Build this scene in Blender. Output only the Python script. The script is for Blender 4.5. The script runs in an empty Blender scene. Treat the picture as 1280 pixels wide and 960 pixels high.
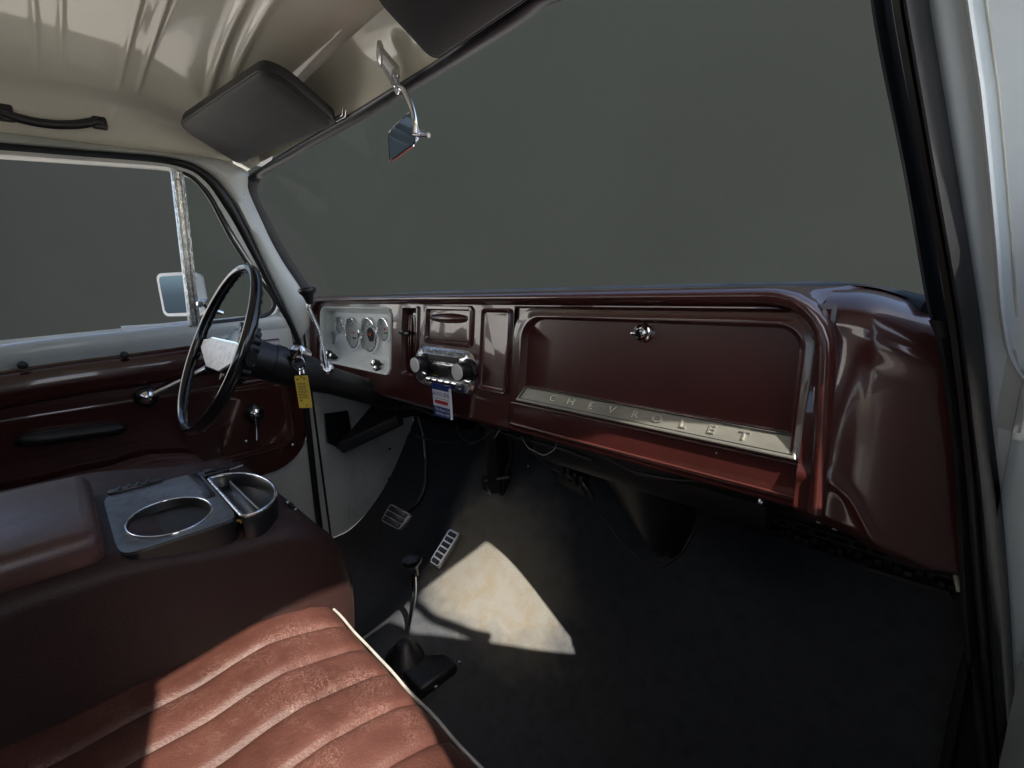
import bpy, bmesh, math, random
from mathutils import Vector, Matrix
random.seed(7)
S = bpy.context.scene
COL = S.collection
R = math.radians

# ------------------------------------------------------------------ camera
CAM = Vector((.79, 0, .90)); FOC = 596.016
RX = ((.69212411, .12291169, -.7112362), (.72057635, -.17451459, .67105468), (-.04164062, -.97695311, -.20935301))
cd = bpy.data.cameras.new("camera"); cam = bpy.data.objects.new("camera", cd); COL.objects.link(cam)
cd.sensor_width = 36; cd.lens = 36 * FOC / 1280; cd.clip_start = .02; cd.clip_end = 400
cam.matrix_world = Matrix([[RX[i][0], -RX[i][1], -RX[i][2], CAM[i]] for i in range(3)] + [[0, 0, 0, 1]])
S.camera = cam

def at(px, py, **k):
    v = Vector([RX[i][0]*(px-640) + RX[i][1]*(py-480) + RX[i][2]*FOC for i in range(3)])
    a, val = list(k.items())[0]; i = 'xyz'.index(a)
    return CAM + v * ((val - CAM[i]) / v[i])

# ------------------------------------------------------------------ light
SUN = Vector((1, -.24, 1.2)).normalized()          # towards the sun
W = bpy.data.worlds.new("World"); S.world = W; W.use_nodes = True
nt = W.node_tree; bg = nt.nodes['Background']; sky = nt.nodes.new('ShaderNodeTexSky')
sky.sky_type = 'NISHITA'; sky.sun_disc = False
sky.sun_elevation = math.asin(SUN.z); sky.sun_rotation = math.atan2(SUN.x, SUN.y)
sky.air_density = 1; sky.dust_density = 2.5; sky.ozone_density = 1
nt.links.new(sky.outputs[0], bg.inputs[0]); bg.inputs[1].default_value = .125
ld = bpy.data.lights.new("sun", 'SUN'); ld.energy = 5; ld.angle = R(.55); ld.color = (1, .92, .80)
lo = bpy.data.objects.new("sun", ld); COL.objects.link(lo)
lo.rotation_euler = SUN.to_track_quat('Z', 'Y').to_euler(); lo.location = (4, -2, 5)
S.view_settings.view_transform = 'Standard'; S.view_settings.look = 'None'
S.view_settings.exposure = 1.25; S.view_settings.gamma = 1; S.view_settings.use_curve_mapping = False
S.cycles.max_bounces = 10; S.cycles.transparent_max_bounces = 16; S.cycles.use_denoising = True
S.cycles.sample_clamp_indirect = 6

# ------------------------------------------------------------------ materials
def mat(name, col, rough=.5, metal=0, coat=0, coat_rough=.05, var=.0, var_scale=8, bump=0, bump_scale=200,
        rvar=0, spec=.5, detail=4, col2=None, mask=(.45, .65), dist=.004, aniso=None):
    m = bpy.data.materials.new(name); m.use_nodes = True
    n = m.node_tree; b = n.nodes['Principled BSDF']; L = n.links.new
    b.inputs['Base Color'].default_value = (*col, 1); b.inputs['Roughness'].default_value = rough
    b.inputs['Metallic'].default_value = metal; b.inputs['Coat Weight'].default_value = coat
    b.inputs['Coat Roughness'].default_value = coat_rough; b.inputs['Specular IOR Level'].default_value = spec
    tc = n.nodes.new('ShaderNodeTexCoord')
    if var or col2 or rvar:
        no = n.nodes.new('ShaderNodeTexNoise'); no.inputs['Scale'].default_value = var_scale; no.inputs['Detail'].default_value = 6
        no.inputs['Roughness'].default_value = .62
        if aniso:
            mp = n.nodes.new('ShaderNodeMapping'); mp.inputs['Scale'].default_value = aniso
            L(tc.outputs['Object'], mp.inputs[0]); L(mp.outputs[0], no.inputs['Vector'])
        else: L(tc.outputs['Object'], no.inputs['Vector'])
        mr = n.nodes.new('ShaderNodeMapRange'); mr.inputs[1].default_value = mask[0]; mr.inputs[2].default_value = mask[1]
        L(no.outputs[0], mr.inputs[0])
        mx = n.nodes.new('ShaderNodeMix'); mx.data_type = 'RGBA'
        c2 = col2 or tuple(c * (1 - var) for c in col)
        mx.inputs[6].default_value = (*col, 1); mx.inputs[7].default_value = (*c2, 1)
        L(mr.outputs[0], mx.inputs[0]); L(mx.outputs[2], b.inputs['Base Color'])
        if rvar:
            m2 = n.nodes.new('ShaderNodeMapRange'); m2.inputs[3].default_value = rough; m2.inputs[4].default_value = rough + rvar
            L(no.outputs[0], m2.inputs[0]); L(m2.outputs[0], b.inputs['Roughness'])
    if bump:
        nb = n.nodes.new('ShaderNodeTexNoise'); nb.inputs['Scale'].default_value = bump_scale; nb.inputs['Detail'].default_value = detail
        L(tc.outputs['Object'], nb.inputs['Vector'])
        bp = n.nodes.new('ShaderNodeBump'); bp.inputs['Strength'].default_value = bump; bp.inputs['Distance'].default_value = dist
        L(nb.outputs[0], bp.inputs['Height']); L(bp.outputs[0], b.inputs['Normal'])
    return m

M = {}
M['maroon'] = mat('maroon_paint', (.066, .0160, .0140), .28, coat=1, coat_rough=.035, var=.22, var_scale=5, bump=.03, bump_scale=9, dist=.01, detail=4)
M['door_maroon'] = mat('door_maroon_paint', (.046, .0095, .0090), .26, coat=1, coat_rough=.05, var=.3, var_scale=6, bump=.12, bump_scale=9, dist=.012)
M['cream'] = mat('cream_ceiling_paint', (.70, .675, .565), .38, coat=1, coat_rough=.05, var=.08, var_scale=3, bump=.012, bump_scale=3, dist=.02)
M['grey'] = mat('grey_white_paint', (.50, .53, .52), .38, coat=.5, coat_rough=.12, var=.14, var_scale=5, bump=.1, bump_scale=24, dist=.004)
M['jamb'] = mat('pale_blue_grey_paint', (.70, .77, .80), .45, coat=.3, coat_rough=.15, var=.10, var_scale=5, bump=.05, bump_scale=20, dist=.002)
M['kick'] = mat('kick_panel_paint', (.66, .71, .72), .5, coat=.2, coat_rough=.2, var=.22, var_scale=9, bump=.15, bump_scale=20, dist=.004)
M['rubber'] = mat('black_rubber', (.012, .013, .016), .42, var=.3, var_scale=20, bump=.15, bump_scale=120, dist=.002)
M['gasket'] = mat('windshield_rubber', (.012, .016, .024), .35, var=.4, var_scale=14, bump=.1, bump_scale=60, dist=.002)
M['black'] = mat('black_plastic', (.012, .012, .014), .3, var=.3, var_scale=30, bump=.08, bump_scale=180, dist=.001)
M['satin'] = mat('satin_black_metal', (.014, .015, .017), .45, var=.5, var_scale=16, bump=.2, bump_scale=40, dist=.003)
M['wheelblack'] = mat('steering_wheel_black', (.010, .010, .011), .16, coat=.6, coat_rough=.08, bump=.04, bump_scale=50, dist=.001)
M['visor'] = mat('charcoal_vinyl', (.030, .029, .032), .55, var=.3, var_scale=14, bump=.35, bump_scale=420, dist=.0012, detail=2)
M['chrome'] = mat('chrome', (.82, .83, .85), .06, metal=1, bump=.05, bump_scale=40, dist=.002, rvar=.08, var_scale=60)
M['chrome_pit'] = mat('pitted_chrome', (.75, .77, .80), .12, metal=1, bump=.35, bump_scale=120, dist=.003, var=.4, var_scale=90, rvar=.2)
M['silver'] = mat('brushed_silver', (.62, .62, .62), .3, metal=.9, bump=.25, bump_scale=260, dist=.001, var=.15, var_scale=160)
M['dark_silver'] = mat('scratched_grey_plate', (.17, .175, .18), .30, metal=.6, var=.3, var_scale=60, bump=.15, bump_scale=120, dist=.001, rvar=.15)
M['void'] = mat('well_shade_black', (.004, .004, .005), .6)  # shade of a deep well put into the colour of a shallow one
M['cluster'] = mat('silver_grey_cluster_paint', (.86, .90, .90), .34, coat=.4, coat_rough=.2, var=.08, var_scale=30, bump=.08, bump_scale=100, dist=.001)
M['dial'] = mat('dial_face', (.60, .64, .63), .5, var=.12, var_scale=60)
M['print'] = mat('dark_print', (.03, .03, .035), .6)
M['red_print'] = mat('red_print', (.45, .02, .03), .5)
M['white_print'] = mat('white_print', (.72, .76, .84), .5)
M['grained'] = mat('grained_silver', (.42, .42, .43), .40, metal=.8, bump=.35, bump_scale=120, dist=.002, var=.35, var_scale=70)
M['trimplate'] = mat('anodised_trim', (.34, .34, .305), .32, metal=.7, var=.25, var_scale=34, bump=.10, bump_scale=90, dist=.001, rvar=.12, aniso=(.25, 1, 1))
M['letter'] = mat('embossed_letter', (.80, .79, .72), .16, metal=.9)
M['mat'] = mat('navy_black_carpet', (.064, .069, .078), .8, var=.2, var_scale=40, bump=.9, bump_scale=520, dist=.003, detail=3, spec=.2)
def add_sun_tone(m, centre, rad, col):
    """sunlight painted into the carpet as a paler patch on the tunnel, ragged rim"""
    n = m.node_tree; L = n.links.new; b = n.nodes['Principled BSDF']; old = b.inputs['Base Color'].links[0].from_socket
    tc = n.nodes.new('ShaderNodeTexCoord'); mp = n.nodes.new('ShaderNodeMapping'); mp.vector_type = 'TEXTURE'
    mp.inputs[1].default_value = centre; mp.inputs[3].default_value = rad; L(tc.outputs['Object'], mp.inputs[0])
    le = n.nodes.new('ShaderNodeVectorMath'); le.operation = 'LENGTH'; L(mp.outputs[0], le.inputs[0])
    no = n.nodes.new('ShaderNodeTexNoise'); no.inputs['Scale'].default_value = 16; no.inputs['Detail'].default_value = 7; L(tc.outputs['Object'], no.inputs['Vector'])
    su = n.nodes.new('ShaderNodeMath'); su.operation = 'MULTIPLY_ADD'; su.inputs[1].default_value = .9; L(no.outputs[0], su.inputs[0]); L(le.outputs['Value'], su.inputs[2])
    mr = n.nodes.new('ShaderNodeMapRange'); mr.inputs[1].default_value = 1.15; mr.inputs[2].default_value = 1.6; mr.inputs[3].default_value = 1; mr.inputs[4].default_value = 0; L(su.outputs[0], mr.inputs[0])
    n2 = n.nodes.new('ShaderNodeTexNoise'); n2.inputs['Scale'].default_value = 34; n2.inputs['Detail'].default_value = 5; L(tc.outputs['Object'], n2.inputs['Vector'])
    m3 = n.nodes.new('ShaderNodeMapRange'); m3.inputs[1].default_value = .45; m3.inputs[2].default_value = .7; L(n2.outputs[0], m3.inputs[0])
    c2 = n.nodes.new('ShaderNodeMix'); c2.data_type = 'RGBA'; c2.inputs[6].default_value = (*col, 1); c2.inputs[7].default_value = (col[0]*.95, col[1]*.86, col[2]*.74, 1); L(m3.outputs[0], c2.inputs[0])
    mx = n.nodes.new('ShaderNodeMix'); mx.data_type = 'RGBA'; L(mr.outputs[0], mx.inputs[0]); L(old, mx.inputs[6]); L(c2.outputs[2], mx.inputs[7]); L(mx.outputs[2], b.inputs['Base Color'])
add_sun_tone(M['mat'], (.02, .64, .25), (.22, .14, .3), (.165, .160, .145))  # paler carpet colour painted in where the sun falls on the tunnel
M['hump'] = mat('worn_tunnel_paint', (.30, .275, .225), .62, col2=(.21, .155, .105), var_scale=9, mask=(.42, .72), bump=.4, bump_scale=90, dist=.002)
M['wire'] = mat('grey_wire', (.25, .28, .3), .4)
M['piping'] = mat('white_piping', (.42, .40, .36), .4, var=.3, var_scale=40)
M['white'] = mat('white_enamel', (.78, .79, .8), .18, coat=.6, coat_rough=.05)
M['blue'] = mat('blue_card', (.018, .045, .20), .35, coat=.4)
M['yellow'] = mat('yellow_card', (.86, .62, .09), .42, var=.08, var_scale=80)
M['seam_caulk'] = mat('cream_caulk', (.55, .56, .50), .45, var=.3, var_scale=30, bump=.5, bump_scale=90, dist=.002)
M['bounce_white'] = mat('bounce_wall_white', (.78, .79, .80), .8, var=.08, var_scale=1.5, bump=.3, bump_scale=20)
M['concrete'] = mat('pale_concrete', (.34, .33, .31), .8, var=.2, var_scale=1.2, bump=.3, bump_scale=30)
M['backdrop'] = mat('charcoal_wall_paint', (.0152, .0180, .0176), .85, var=.1, var_scale=.35, bump=.1, bump_scale=5, spec=.1)
M['coin'] = mat('yellow_wrapper', (.55, .38, .08), .35, var=.5, var_scale=60)
M['needle'] = mat('orange_red_paint', (.6, .08, .03), .5)

def leather(name, base, tone2, scuff):
    m = bpy.data.materials.new(name); m.use_nodes = True
    n = m.node_tree; L = n.links.new; b = n.nodes['Principled BSDF']; tc = n.nodes.new('ShaderNodeTexCoord')
    def noise(s, d=6, r=.6):
        q = n.nodes.new('ShaderNodeTexNoise'); q.inputs['Scale'].default_value = s; q.inputs['Detail'].default_value = d
        q.inputs['Roughness'].default_value = r; L(tc.outputs['Object'], q.inputs['Vector']); return q
    a = noise(9); a2 = noise(70, 5, .7); a2.inputs['Distortion'].default_value = 2.5
    mr = n.nodes.new('ShaderNodeMapRange'); mr.inputs[1].default_value = .35; mr.inputs[2].default_value = .68; L(a.outputs[0], mr.inputs[0])
    mx = n.nodes.new('ShaderNodeMix'); mx.data_type = 'RGBA'; mx.inputs[6].default_value = (*base, 1); mx.inputs[7].default_value = (*tone2, 1)  # second leather tone, mixed in by noise
    L(mr.outputs[0], mx.inputs[0])
    # pale hairline scuffs: thin bands of a warped noise
    sb = n.nodes.new('ShaderNodeMath'); sb.operation = 'SUBTRACT'; sb.inputs[1].default_value = .5; L(a2.outputs[0], sb.inputs[0])
    ab = n.nodes.new('ShaderNodeMath'); ab.operation = 'ABSOLUTE'; L(sb.outputs[0], ab.inputs[0])
    ms = n.nodes.new('ShaderNodeMapRange'); ms.inputs[1].default_value = 0; ms.inputs[2].default_value = .02
    ms.inputs[3].default_value = 1; ms.inputs[4].default_value = 0; L(ab.outputs[0], ms.inputs[0])
    patch = noise(16, 3); mp = n.nodes.new('ShaderNodeMapRange'); mp.inputs[1].default_value = .48; mp.inputs[2].default_value = .68
    mp.inputs[4].default_value = .75
    L(patch.outputs[0], mp.inputs[0])
    mu = n.nodes.new('ShaderNodeMath'); mu.operation = 'MULTIPLY'; L(ms.outputs[0], mu.inputs[0]); L(mp.outputs[0], mu.inputs[1])
    m2 = n.nodes.new('ShaderNodeMix'); m2.data_type = 'RGBA'; m2.inputs[7].default_value = (*scuff, 1)
    L(mx.outputs[2], m2.inputs[6]); L(mu.outputs[0], m2.inputs[0]); L(m2.outputs[2], b.inputs['Base Color'])
    b.inputs['Roughness'].default_value = .56; b.inputs['Specular IOR Level'].default_value = .38
    v = n.nodes.new('ShaderNodeTexVoronoi'); v.inputs['Scale'].default_value = 420; L(tc.outputs['Object'], v.inputs['Vector'])
    b1 = n.nodes.new('ShaderNodeBump'); b1.inputs['Strength'].default_value = .3; b1.inputs['Distance'].default_value = .0008; L(v.outputs[0], b1.inputs['Height'])
    w = noise(22, 5); b2 = n.nodes.new('ShaderNodeBump'); b2.inputs['Strength'].default_value = .35; b2.inputs['Distance'].default_value = .006
    L(w.outputs[0], b2.inputs['Height']); L(b1.outputs[0], b2.inputs['Normal']); L(b2.outputs[0], b.inputs['Normal'])
    return m
M['leather'] = leather('oxblood_leather', (.048, .0160, .0110), (.088, .034, .0255), (.32, .20, .165))
M['leather_lid'] = leather('polished_oxblood_leather', (.050, .0165, .0135), (.085, .034, .029), (.28, .18, .16))
M['leather_lid'].node_tree.nodes['Principled BSDF'].inputs['Coat Weight'].default_value = .9
M['leather_lid'].node_tree.nodes['Principled BSDF'].inputs['Coat Roughness'].default_value = .36
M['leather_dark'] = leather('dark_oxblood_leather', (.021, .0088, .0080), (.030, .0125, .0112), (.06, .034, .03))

def glass_mat(name, tint=(.93, .96, .95), refl=1.0, rough=.0, cap=1.0):
    m = bpy.data.materials.new(name); m.use_nodes = True; n = m.node_tree; L = n.links.new
    n.nodes.remove(n.nodes['Principled BSDF']); out = n.nodes['Material Output']
    t = n.nodes.new('ShaderNodeBsdfTransparent'); t.inputs[0].default_value = (*tint, 1)
    g = n.nodes.new('ShaderNodeBsdfGlossy'); g.inputs['Roughness'].default_value = rough
    f = n.nodes.new('ShaderNodeFresnel'); ge = n.nodes.new('ShaderNodeNewGeometry'); mi = n.nodes.new('ShaderNodeMapRange')
    mi.inputs[3].default_value = 1.45; mi.inputs[4].default_value = 1/1.45; L(ge.outputs['Backfacing'], mi.inputs[0]); L(mi.outputs[0], f.inputs[0])
    mu = n.nodes.new('ShaderNodeMath'); mu.operation = 'MULTIPLY'; mu.inputs[1].default_value = refl
    x = n.nodes.new('ShaderNodeMixShader'); L(f.outputs[0], mu.inputs[0]); mn = n.nodes.new('ShaderNodeMath'); mn.operation = 'MINIMUM'
    mn.inputs[1].default_value = cap; L(mu.outputs[0], mn.inputs[0]); L(mn.outputs[0], x.inputs[0])
    L(t.outputs[0], x.inputs[1]); L(g.outputs[0], x.inputs[2]); L(x.outputs[0], out.inputs[0]); return m
M['glass'] = glass_mat('clear_glass', refl=.10, cap=.02)
M['dialglass'] = glass_mat('dial_glass', (.97, .98, .98), 1.0)
M['mirror'] = mat('mirror_glass', (.22, .34, .52), .02, metal=1)

# ------------------------------------------------------------------ mesh builder
class B:
    def __init__(s): s.v = []; s.f = []
    def add(s, vs, fs):
        o = len(s.v); s.v += [Vector(p) for p in vs]; s.f += [tuple(i + o for i in q) for q in fs]; return s
    def bm(s, b):
        b.verts.ensure_lookup_table(); b.verts.index_update()
        s.add([v.co.copy() for v in b.verts], [[v.index for v in f.verts] for f in b.faces]); b.free(); return s
    def box(s, c, d, bev=0, rot=None, seg=2):
        b = bmesh.new(); bmesh.ops.create_cube(b, size=1)
        for v in b.verts: v.co = Vector((v.co.x*d[0], v.co.y*d[1], v.co.z*d[2]))
        if bev: bmesh.ops.bevel(b, geom=list(b.edges), offset=bev, segments=seg, affect='EDGES', profile=.5)
        m = rot if rot is not None else Matrix.Identity(3)
        for v in b.verts: v.co = m @ v.co + Vector(c)
        return s.bm(b)
    def tube(s, pts, r, n=12, caps=True, closed=False, flat=None):
        pts = [Vector(p) for p in pts]; N = len(pts); rr = r if isinstance(r, (list, tuple)) else [r]*N
        up = None; vs = []
        for i, p in enumerate(pts):
            a = pts[(i-1) % N] if closed or i > 0 else p; c = pts[(i+1) % N] if closed or i < N-1 else p
            t = (c - a).normalized()
            if up is None:
                up = Vector((0, 0, 1)) if abs(t.z) < .9 else Vector((0, 1, 0))
                if flat: up = Vector(flat)
            u = (up - t*up.dot(t)).normalized(); up = u; w = t.cross(u)
            for k in range(n):
                an = 2*math.pi*k/n; rad = rr[i]
                ru, rw = (rad if not isinstance(rad, (list, tuple)) else rad[0]), (rad if not isinstance(rad, (list, tuple)) else rad[1])
                vs.append(p + u*math.cos(an)*ru + w*math.sin(an)*rw)
        fs = []
        for i in range(N if closed else N-1):
            for k in range(n):
                j = (i+1) % N; fs.append((i*n+k, i*n+(k+1) % n, j*n+(k+1) % n, j*n+k))
        if caps and not closed: fs += [tuple(range(n))[::-1], tuple((N-1)*n+k for k in range(n))]
        return s.add(vs, fs)
    def lathe(s, prof, c, ax, n=24, sc=(1, 1), up=None):
        ax = Vector(ax).normalized(); c = Vector(c)
        u = Vector(up) if up else (Vector((0, 0, 1)) if abs(ax.z) < .9 else Vector((0, 1, 0)))
        u = (u - ax*u.dot(ax)).normalized(); w = ax.cross(u); vs = []; fs = []
        for r, h in prof:
            for k in range(n):
                a = 2*math.pi*k/n; vs.append(c + ax*h + u*math.cos(a)*r*sc[0] + w*math.sin(a)*r*sc[1])
        for i in range(len(prof)-1):
            for k in range(n): fs.append((i*n+k, i*n+(k+1) % n, (i+1)*n+(k+1) % n, (i+1)*n+k))
        fs += [tuple(range(n))[::-1], tuple((len(prof)-1)*n+k for k in range(n))]
        return s.add(vs, fs)
    def grid(s, fn, nu, nv, close_u=False):
        vs = [fn(i/nu, j/nv) for i in range(nu+1) for j in range(nv+1)]
        fs = [(i*(nv+1)+j, (i+1)*(nv+1)+j, (i+1)*(nv+1)+j+1, i*(nv+1)+j+1) for i in range(nu) for j in range(nv)]
        return s.add(vs, fs)
    def loft(s, rows, close=False, caps=False):
        n = len(rows[0]); vs = [p for r in rows for p in r]; fs = []
        for i in range(len(rows)-1):
            for k in range(n if close else n-1):
                fs.append((i*n+k, i*n+(k+1) % n, (i+1)*n+(k+1) % n, (i+1)*n+k))
        if caps: fs += [tuple(range(n))[::-1], tuple((len(rows)-1)*n+k for k in range(n))]
        return s.add(vs, fs)
    def rings(s, F, rr, fill=True, n=7):
        rows = [[F(u, v, w) for u, v in rrect(*q[:5], n=n)] for q in rr for w in [q[5]]]
        s.loft(rows, close=True)
        if fill:
            m = len(rows[0]); o = len(s.v) - m; s.f.append(tuple(range(o, o+m)))
        return s
    def build(s, name, m, parent=None, smooth=40, solid=0, weld=True, flip=False):
        me = bpy.data.meshes.new(name); off = PO(parent)
        me.from_pydata([tuple(p - off) for p in s.v], [], s.f)
        b = bmesh.new(); b.from_mesh(me)
        if weld: bmesh.ops.remove_doubles(b, verts=b.verts, dist=1e-5)
        bmesh.ops.recalc_face_normals(b, faces=b.faces)
        if flip: bmesh.ops.reverse_faces(b, faces=b.faces)
        b.to_mesh(me); b.free()
        for p in me.polygons: p.use_smooth = True
        me.set_sharp_from_angle(angle=R(smooth))
        me.materials.append(M[m] if isinstance(m, str) else m)
        o = bpy.data.objects.new(name, me); COL.objects.link(o)
        if parent is not None: o.parent = parent
        if solid:
            md = o.modifiers.new('solid', 'SOLIDIFY'); md.thickness = solid; md.offset = 0
        return o

def rrect(x0, x1, z0, z1, r, n=7):
    rs = r if isinstance(r, (tuple, list)) else (r,)*4          # bl, br, tr, tl
    out = []
    for (cx, cz, a0), q in zip(((x0, z0, 180), (x1, z0, 270), (x1, z1, 0), (x0, z1, 90)), rs):
        q = max(q, 1e-4); ox = cx + (q if cx == x0 else -q); oz = cz + (q if cz == z0 else -q)
        for k in range(n):
            a = R(a0 + 90*k/(n-1)); out.append((ox + q*math.cos(a), oz + q*math.sin(a)))
    return out

ROOT = {}
def PO(p):
    while p is not None:
        if p.name in ROOT: return ROOT[p.name]
        p = p.parent
    return Vector((0, 0, 0))
def tag(o, label=None, cat=None, group=None, kind=None):
    if label: o['label'] = label
    if cat: o['category'] = cat
    if group: o['group'] = group
    if kind: o['kind'] = kind
    return o
def thing(name, loc, label, cat, group=None):
    o = bpy.data.objects.new(name, None); COL.objects.link(o); o.empty_display_size = .05
    o.location = loc; ROOT[o.name] = Vector(loc); return tag(o, label, cat, group)
def struct(b, name, m, **k): return tag(b.build(name, m, None, **k), kind='structure')
def smooth(t): t = max(0, min(1, t)); return t*t*(3-2*t)
def lerp(a, b, t): return a + (b-a)*t
def text(s, size, P, U, V, m, name, parent, depth=.0006, align='CENTER', sx=1.0):
    """flat lettering as thin geometry, at P, reading along U, upright along V"""
    c = bpy.data.curves.new('t', 'FONT'); c.body = s; c.size = size; c.extrude = depth; c.align_x = align; c.align_y = 'CENTER'
    c.resolution_u = 2
    o = bpy.data.objects.new('t', c); COL.objects.link(o)
    me = bpy.data.meshes.new_from_object(o.evaluated_get(bpy.context.evaluated_depsgraph_get()))
    U = Vector(U).normalized(); V = Vector(V).normalized(); N = U.cross(V)
    b = B(); b.add([Vector(P) + U*v.co.x*sx + V*v.co.y + N*v.co.z for v in me.vertices], [tuple(p.vertices) for p in me.polygons])
    bpy.data.objects.remove(o); bpy.data.curves.remove(c); bpy.data.meshes.remove(me)
    return b.build(name, m, parent, weld=False)

# ================================================================== SETTING
g = B(); g.grid(lambda u, v: Vector((-30+60*u, -30+60*v, -.6)), 8, 8); struct(g, 'ground', 'concrete')
nrm = Vector((.55, -.835, 0)).normalized(); tan = Vector((.835, .55, 0)).normalized()
cen = Vector((.79, 0, 0)) - nrm*4.2
g = B(); g.loft([[cen + tan*s_ - nrm*t_ + Vector((0, 0, z_)) for z_ in (-.6, 3.6)] for s_, t_ in ((-7.8, 0), (3.6, 0), (3.6, .2), (-7.8, .2), (-7.8, 0))])
struct(g, 'backdrop', 'backdrop')

g = B(); g.box((-4.4, -7.15, 2.4), (.3, 11.5, 6.0), .02); struct(g, 'bounce_wall', 'bounce_white')  # unseen white wall, added to bounce sunlight onto the dash
# floor: one pressed sheet with the transmission tunnel and the toe board
def hump(x, y):
    k = smooth((y-.36)/.45); h = .115 + .20*k; w = .17 + .10*k
    c = -.03 - .02*k
    return h*math.exp(-abs((x-c)/w)**2.6)
def floor_z(x, y):
    toe = .03 + max(0, (y-.62)/.34)**1.7*.36
    return toe + hump(x, y)*(1-smooth((y-.88)/.1)*.2) + .0015*math.sin(x*9)*math.cos(y*7)
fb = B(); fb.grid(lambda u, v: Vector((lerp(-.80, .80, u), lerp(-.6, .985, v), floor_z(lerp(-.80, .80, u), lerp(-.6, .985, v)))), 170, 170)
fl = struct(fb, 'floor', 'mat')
# firewall behind the pedals and under the dashboard
fw = B()
fw.loft([[Vector((x, .96+.0*x, .25)), Vector((x, .955, .5)), Vector((x, .93, .62)), Vector((x, .86, .84))] for x in (-.80, -.4, 0, .4, .80)])
struct(fw, 'firewall', 'satin')
# raised welds and an insulation edge on the firewall
b = B()
for i in range(46):
    x = lerp(.18, .79, i/45); b.box((x, .945, .405+.006*math.sin(i*1.7)), (.013, .012, .014+.004*random.random()), .004)
tag(b.build('mat_edge', 'rubber', fl), kind='stuff')

# kick panels
def kick(sgn, name):
    b = B()
    X = .802*sgn
    b.grid(lambda u, v: Vector((X - sgn*(.012*smooth((v-.75)/.2)*0 + .03*smooth((u-.2)/.8)*smooth((.5-v)/.5)), lerp(.585 if sgn < 0 else .605, .99, u), lerp(-.02, .84, v))), 20, 20)
    o = struct(b, name, 'kick' if sgn < 0 else 'satin'); return o
k1 = kick(-1, 'cowl_side_panel'); kick(1, 'cowl_side_panel')
# pressed lines on the driver's kick panel
b = B()
b.tube([at(463, 520, x=-.795), at(464, 541, x=-.795), at(475, 556, x=-.795), at(494, 561, x=-.795), at(509, 552, x=-.795), at(513, 536, x=-.795)], .0022, 6)
b.tube([at(438, 632, x=-.78), at(440, 655, x=-.775)], .003, 6)
b.build('pressed_seam', 'kick', k1)
b = B(); b.lathe([(.006, 0), (.006, .003), (.003, .005)], at(486, 598, x=-.797), (1, 0, 0), 10); b.lathe([(.005, 0), (.005, .003), (.002, .004)], at(487, 561, x=-.797), (1, 0, 0), 10)
b.build('screw', 'satin', k1)

# ceiling: flat centre with cross ribs, cove to the door header, header over the windshield
def roof_z(x, y):
    z = 1.392 - .035*(x/.72)**2 - .055*smooth((y-.22)/.25)
    # paired pressed ribs that run across the cab
    fade = 1 - smooth((abs(x)-.60)/.10)
    for yc, s in ((-.34, 1), (-.20, 1), (-.06, 1), (.085, 1), (.215, 1)):
        d = y-yc
        for o in (-.017, .017):
            z -= .0034*s*math.exp(-((d-o)/.0048)**2)*fade
    for yc in (.315, .345):
        d = y - yc - .05*(abs(x)/.7)**2
        z -= .006*math.exp(-(d/.0075)**2)*fade
    # shallow dish over each visor
    for xc in (-.36, .36):
        q = math.hypot((x-xc)/.27, (y-.42)/.12)
        z += .0
    return z
def ceil_pt(u, v):
    y = lerp(-.60, .470, v); a = lerp(-1, 1, u); s = 1 if a > 0 else -1; a = abs(a)
    if a < .8: x = .70*a/.8*s; return Vector((x, y, roof_z(x, y)))
    t = (a-.8)/.2                                    # cove and side rail
    z0 = roof_z(.70*s, y); x = lerp(.70, .775, t**.8); z = lerp(z0, 1.262, smooth(t)*.6 + t*.4)
    if t > 0 and t < .12: z -= .004
    return Vector((x*s, y, z))
cb = B(); cb.grid(ceil_pt, 120, 460)
ceil = struct(cb, 'ceiling', 'cream', smooth=60)
# front header: rolls from the ceiling down to the windshield gasket
def ws_top(x):  return Vector((x, .514 - .03*(abs(x)/.74)**2.2, 1.250))
hb = B()
def hdr(u, v):
    x = lerp(-.76, .76, u); a = Vector((x, .470, roof_z(x, .470) if abs(x) <= .7 else lerp(roof_z(.7, .470), 1.262, (abs(x)-.7)/.06)))
    c = ws_top(x); m_ = Vector((x, .515, 1.30))
    return a*(1-v)**2 + m_*2*v*(1-v) + c*v*v
hb.grid(hdr, 40, 10); struct(hb, 'windshield_header_wall', 'cream', smooth=60)
# outer roof skin so that no light leaks through
rb = B(); rb.grid(lambda u, v: Vector((lerp(-.80, .80, u), lerp(-.66, .545, v), 1.44-.05*abs(2*u-1)**3-.09*smooth((v-.75)/.25)-.04*abs(2*u-1)**14)), 30, 30)
struct(rb, 'roof_skin', 'white')
# back wall with rear window opening
bb = B()
for (x0, x1, z0, z1) in ((-.80, .80, 0, .86), (-.80, -.60, .86, 1.18), (.60, .80, .86, 1.18), (-.80, .80, 1.18, 1.42)):
    bb.add([(x0, -.60, z0), (x1, -.60, z0), (x1, -.60, z1), (x0, -.60, z1)], [(0, 1, 2, 3)])
struct(bb, 'back_wall', 'cream')

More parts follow.
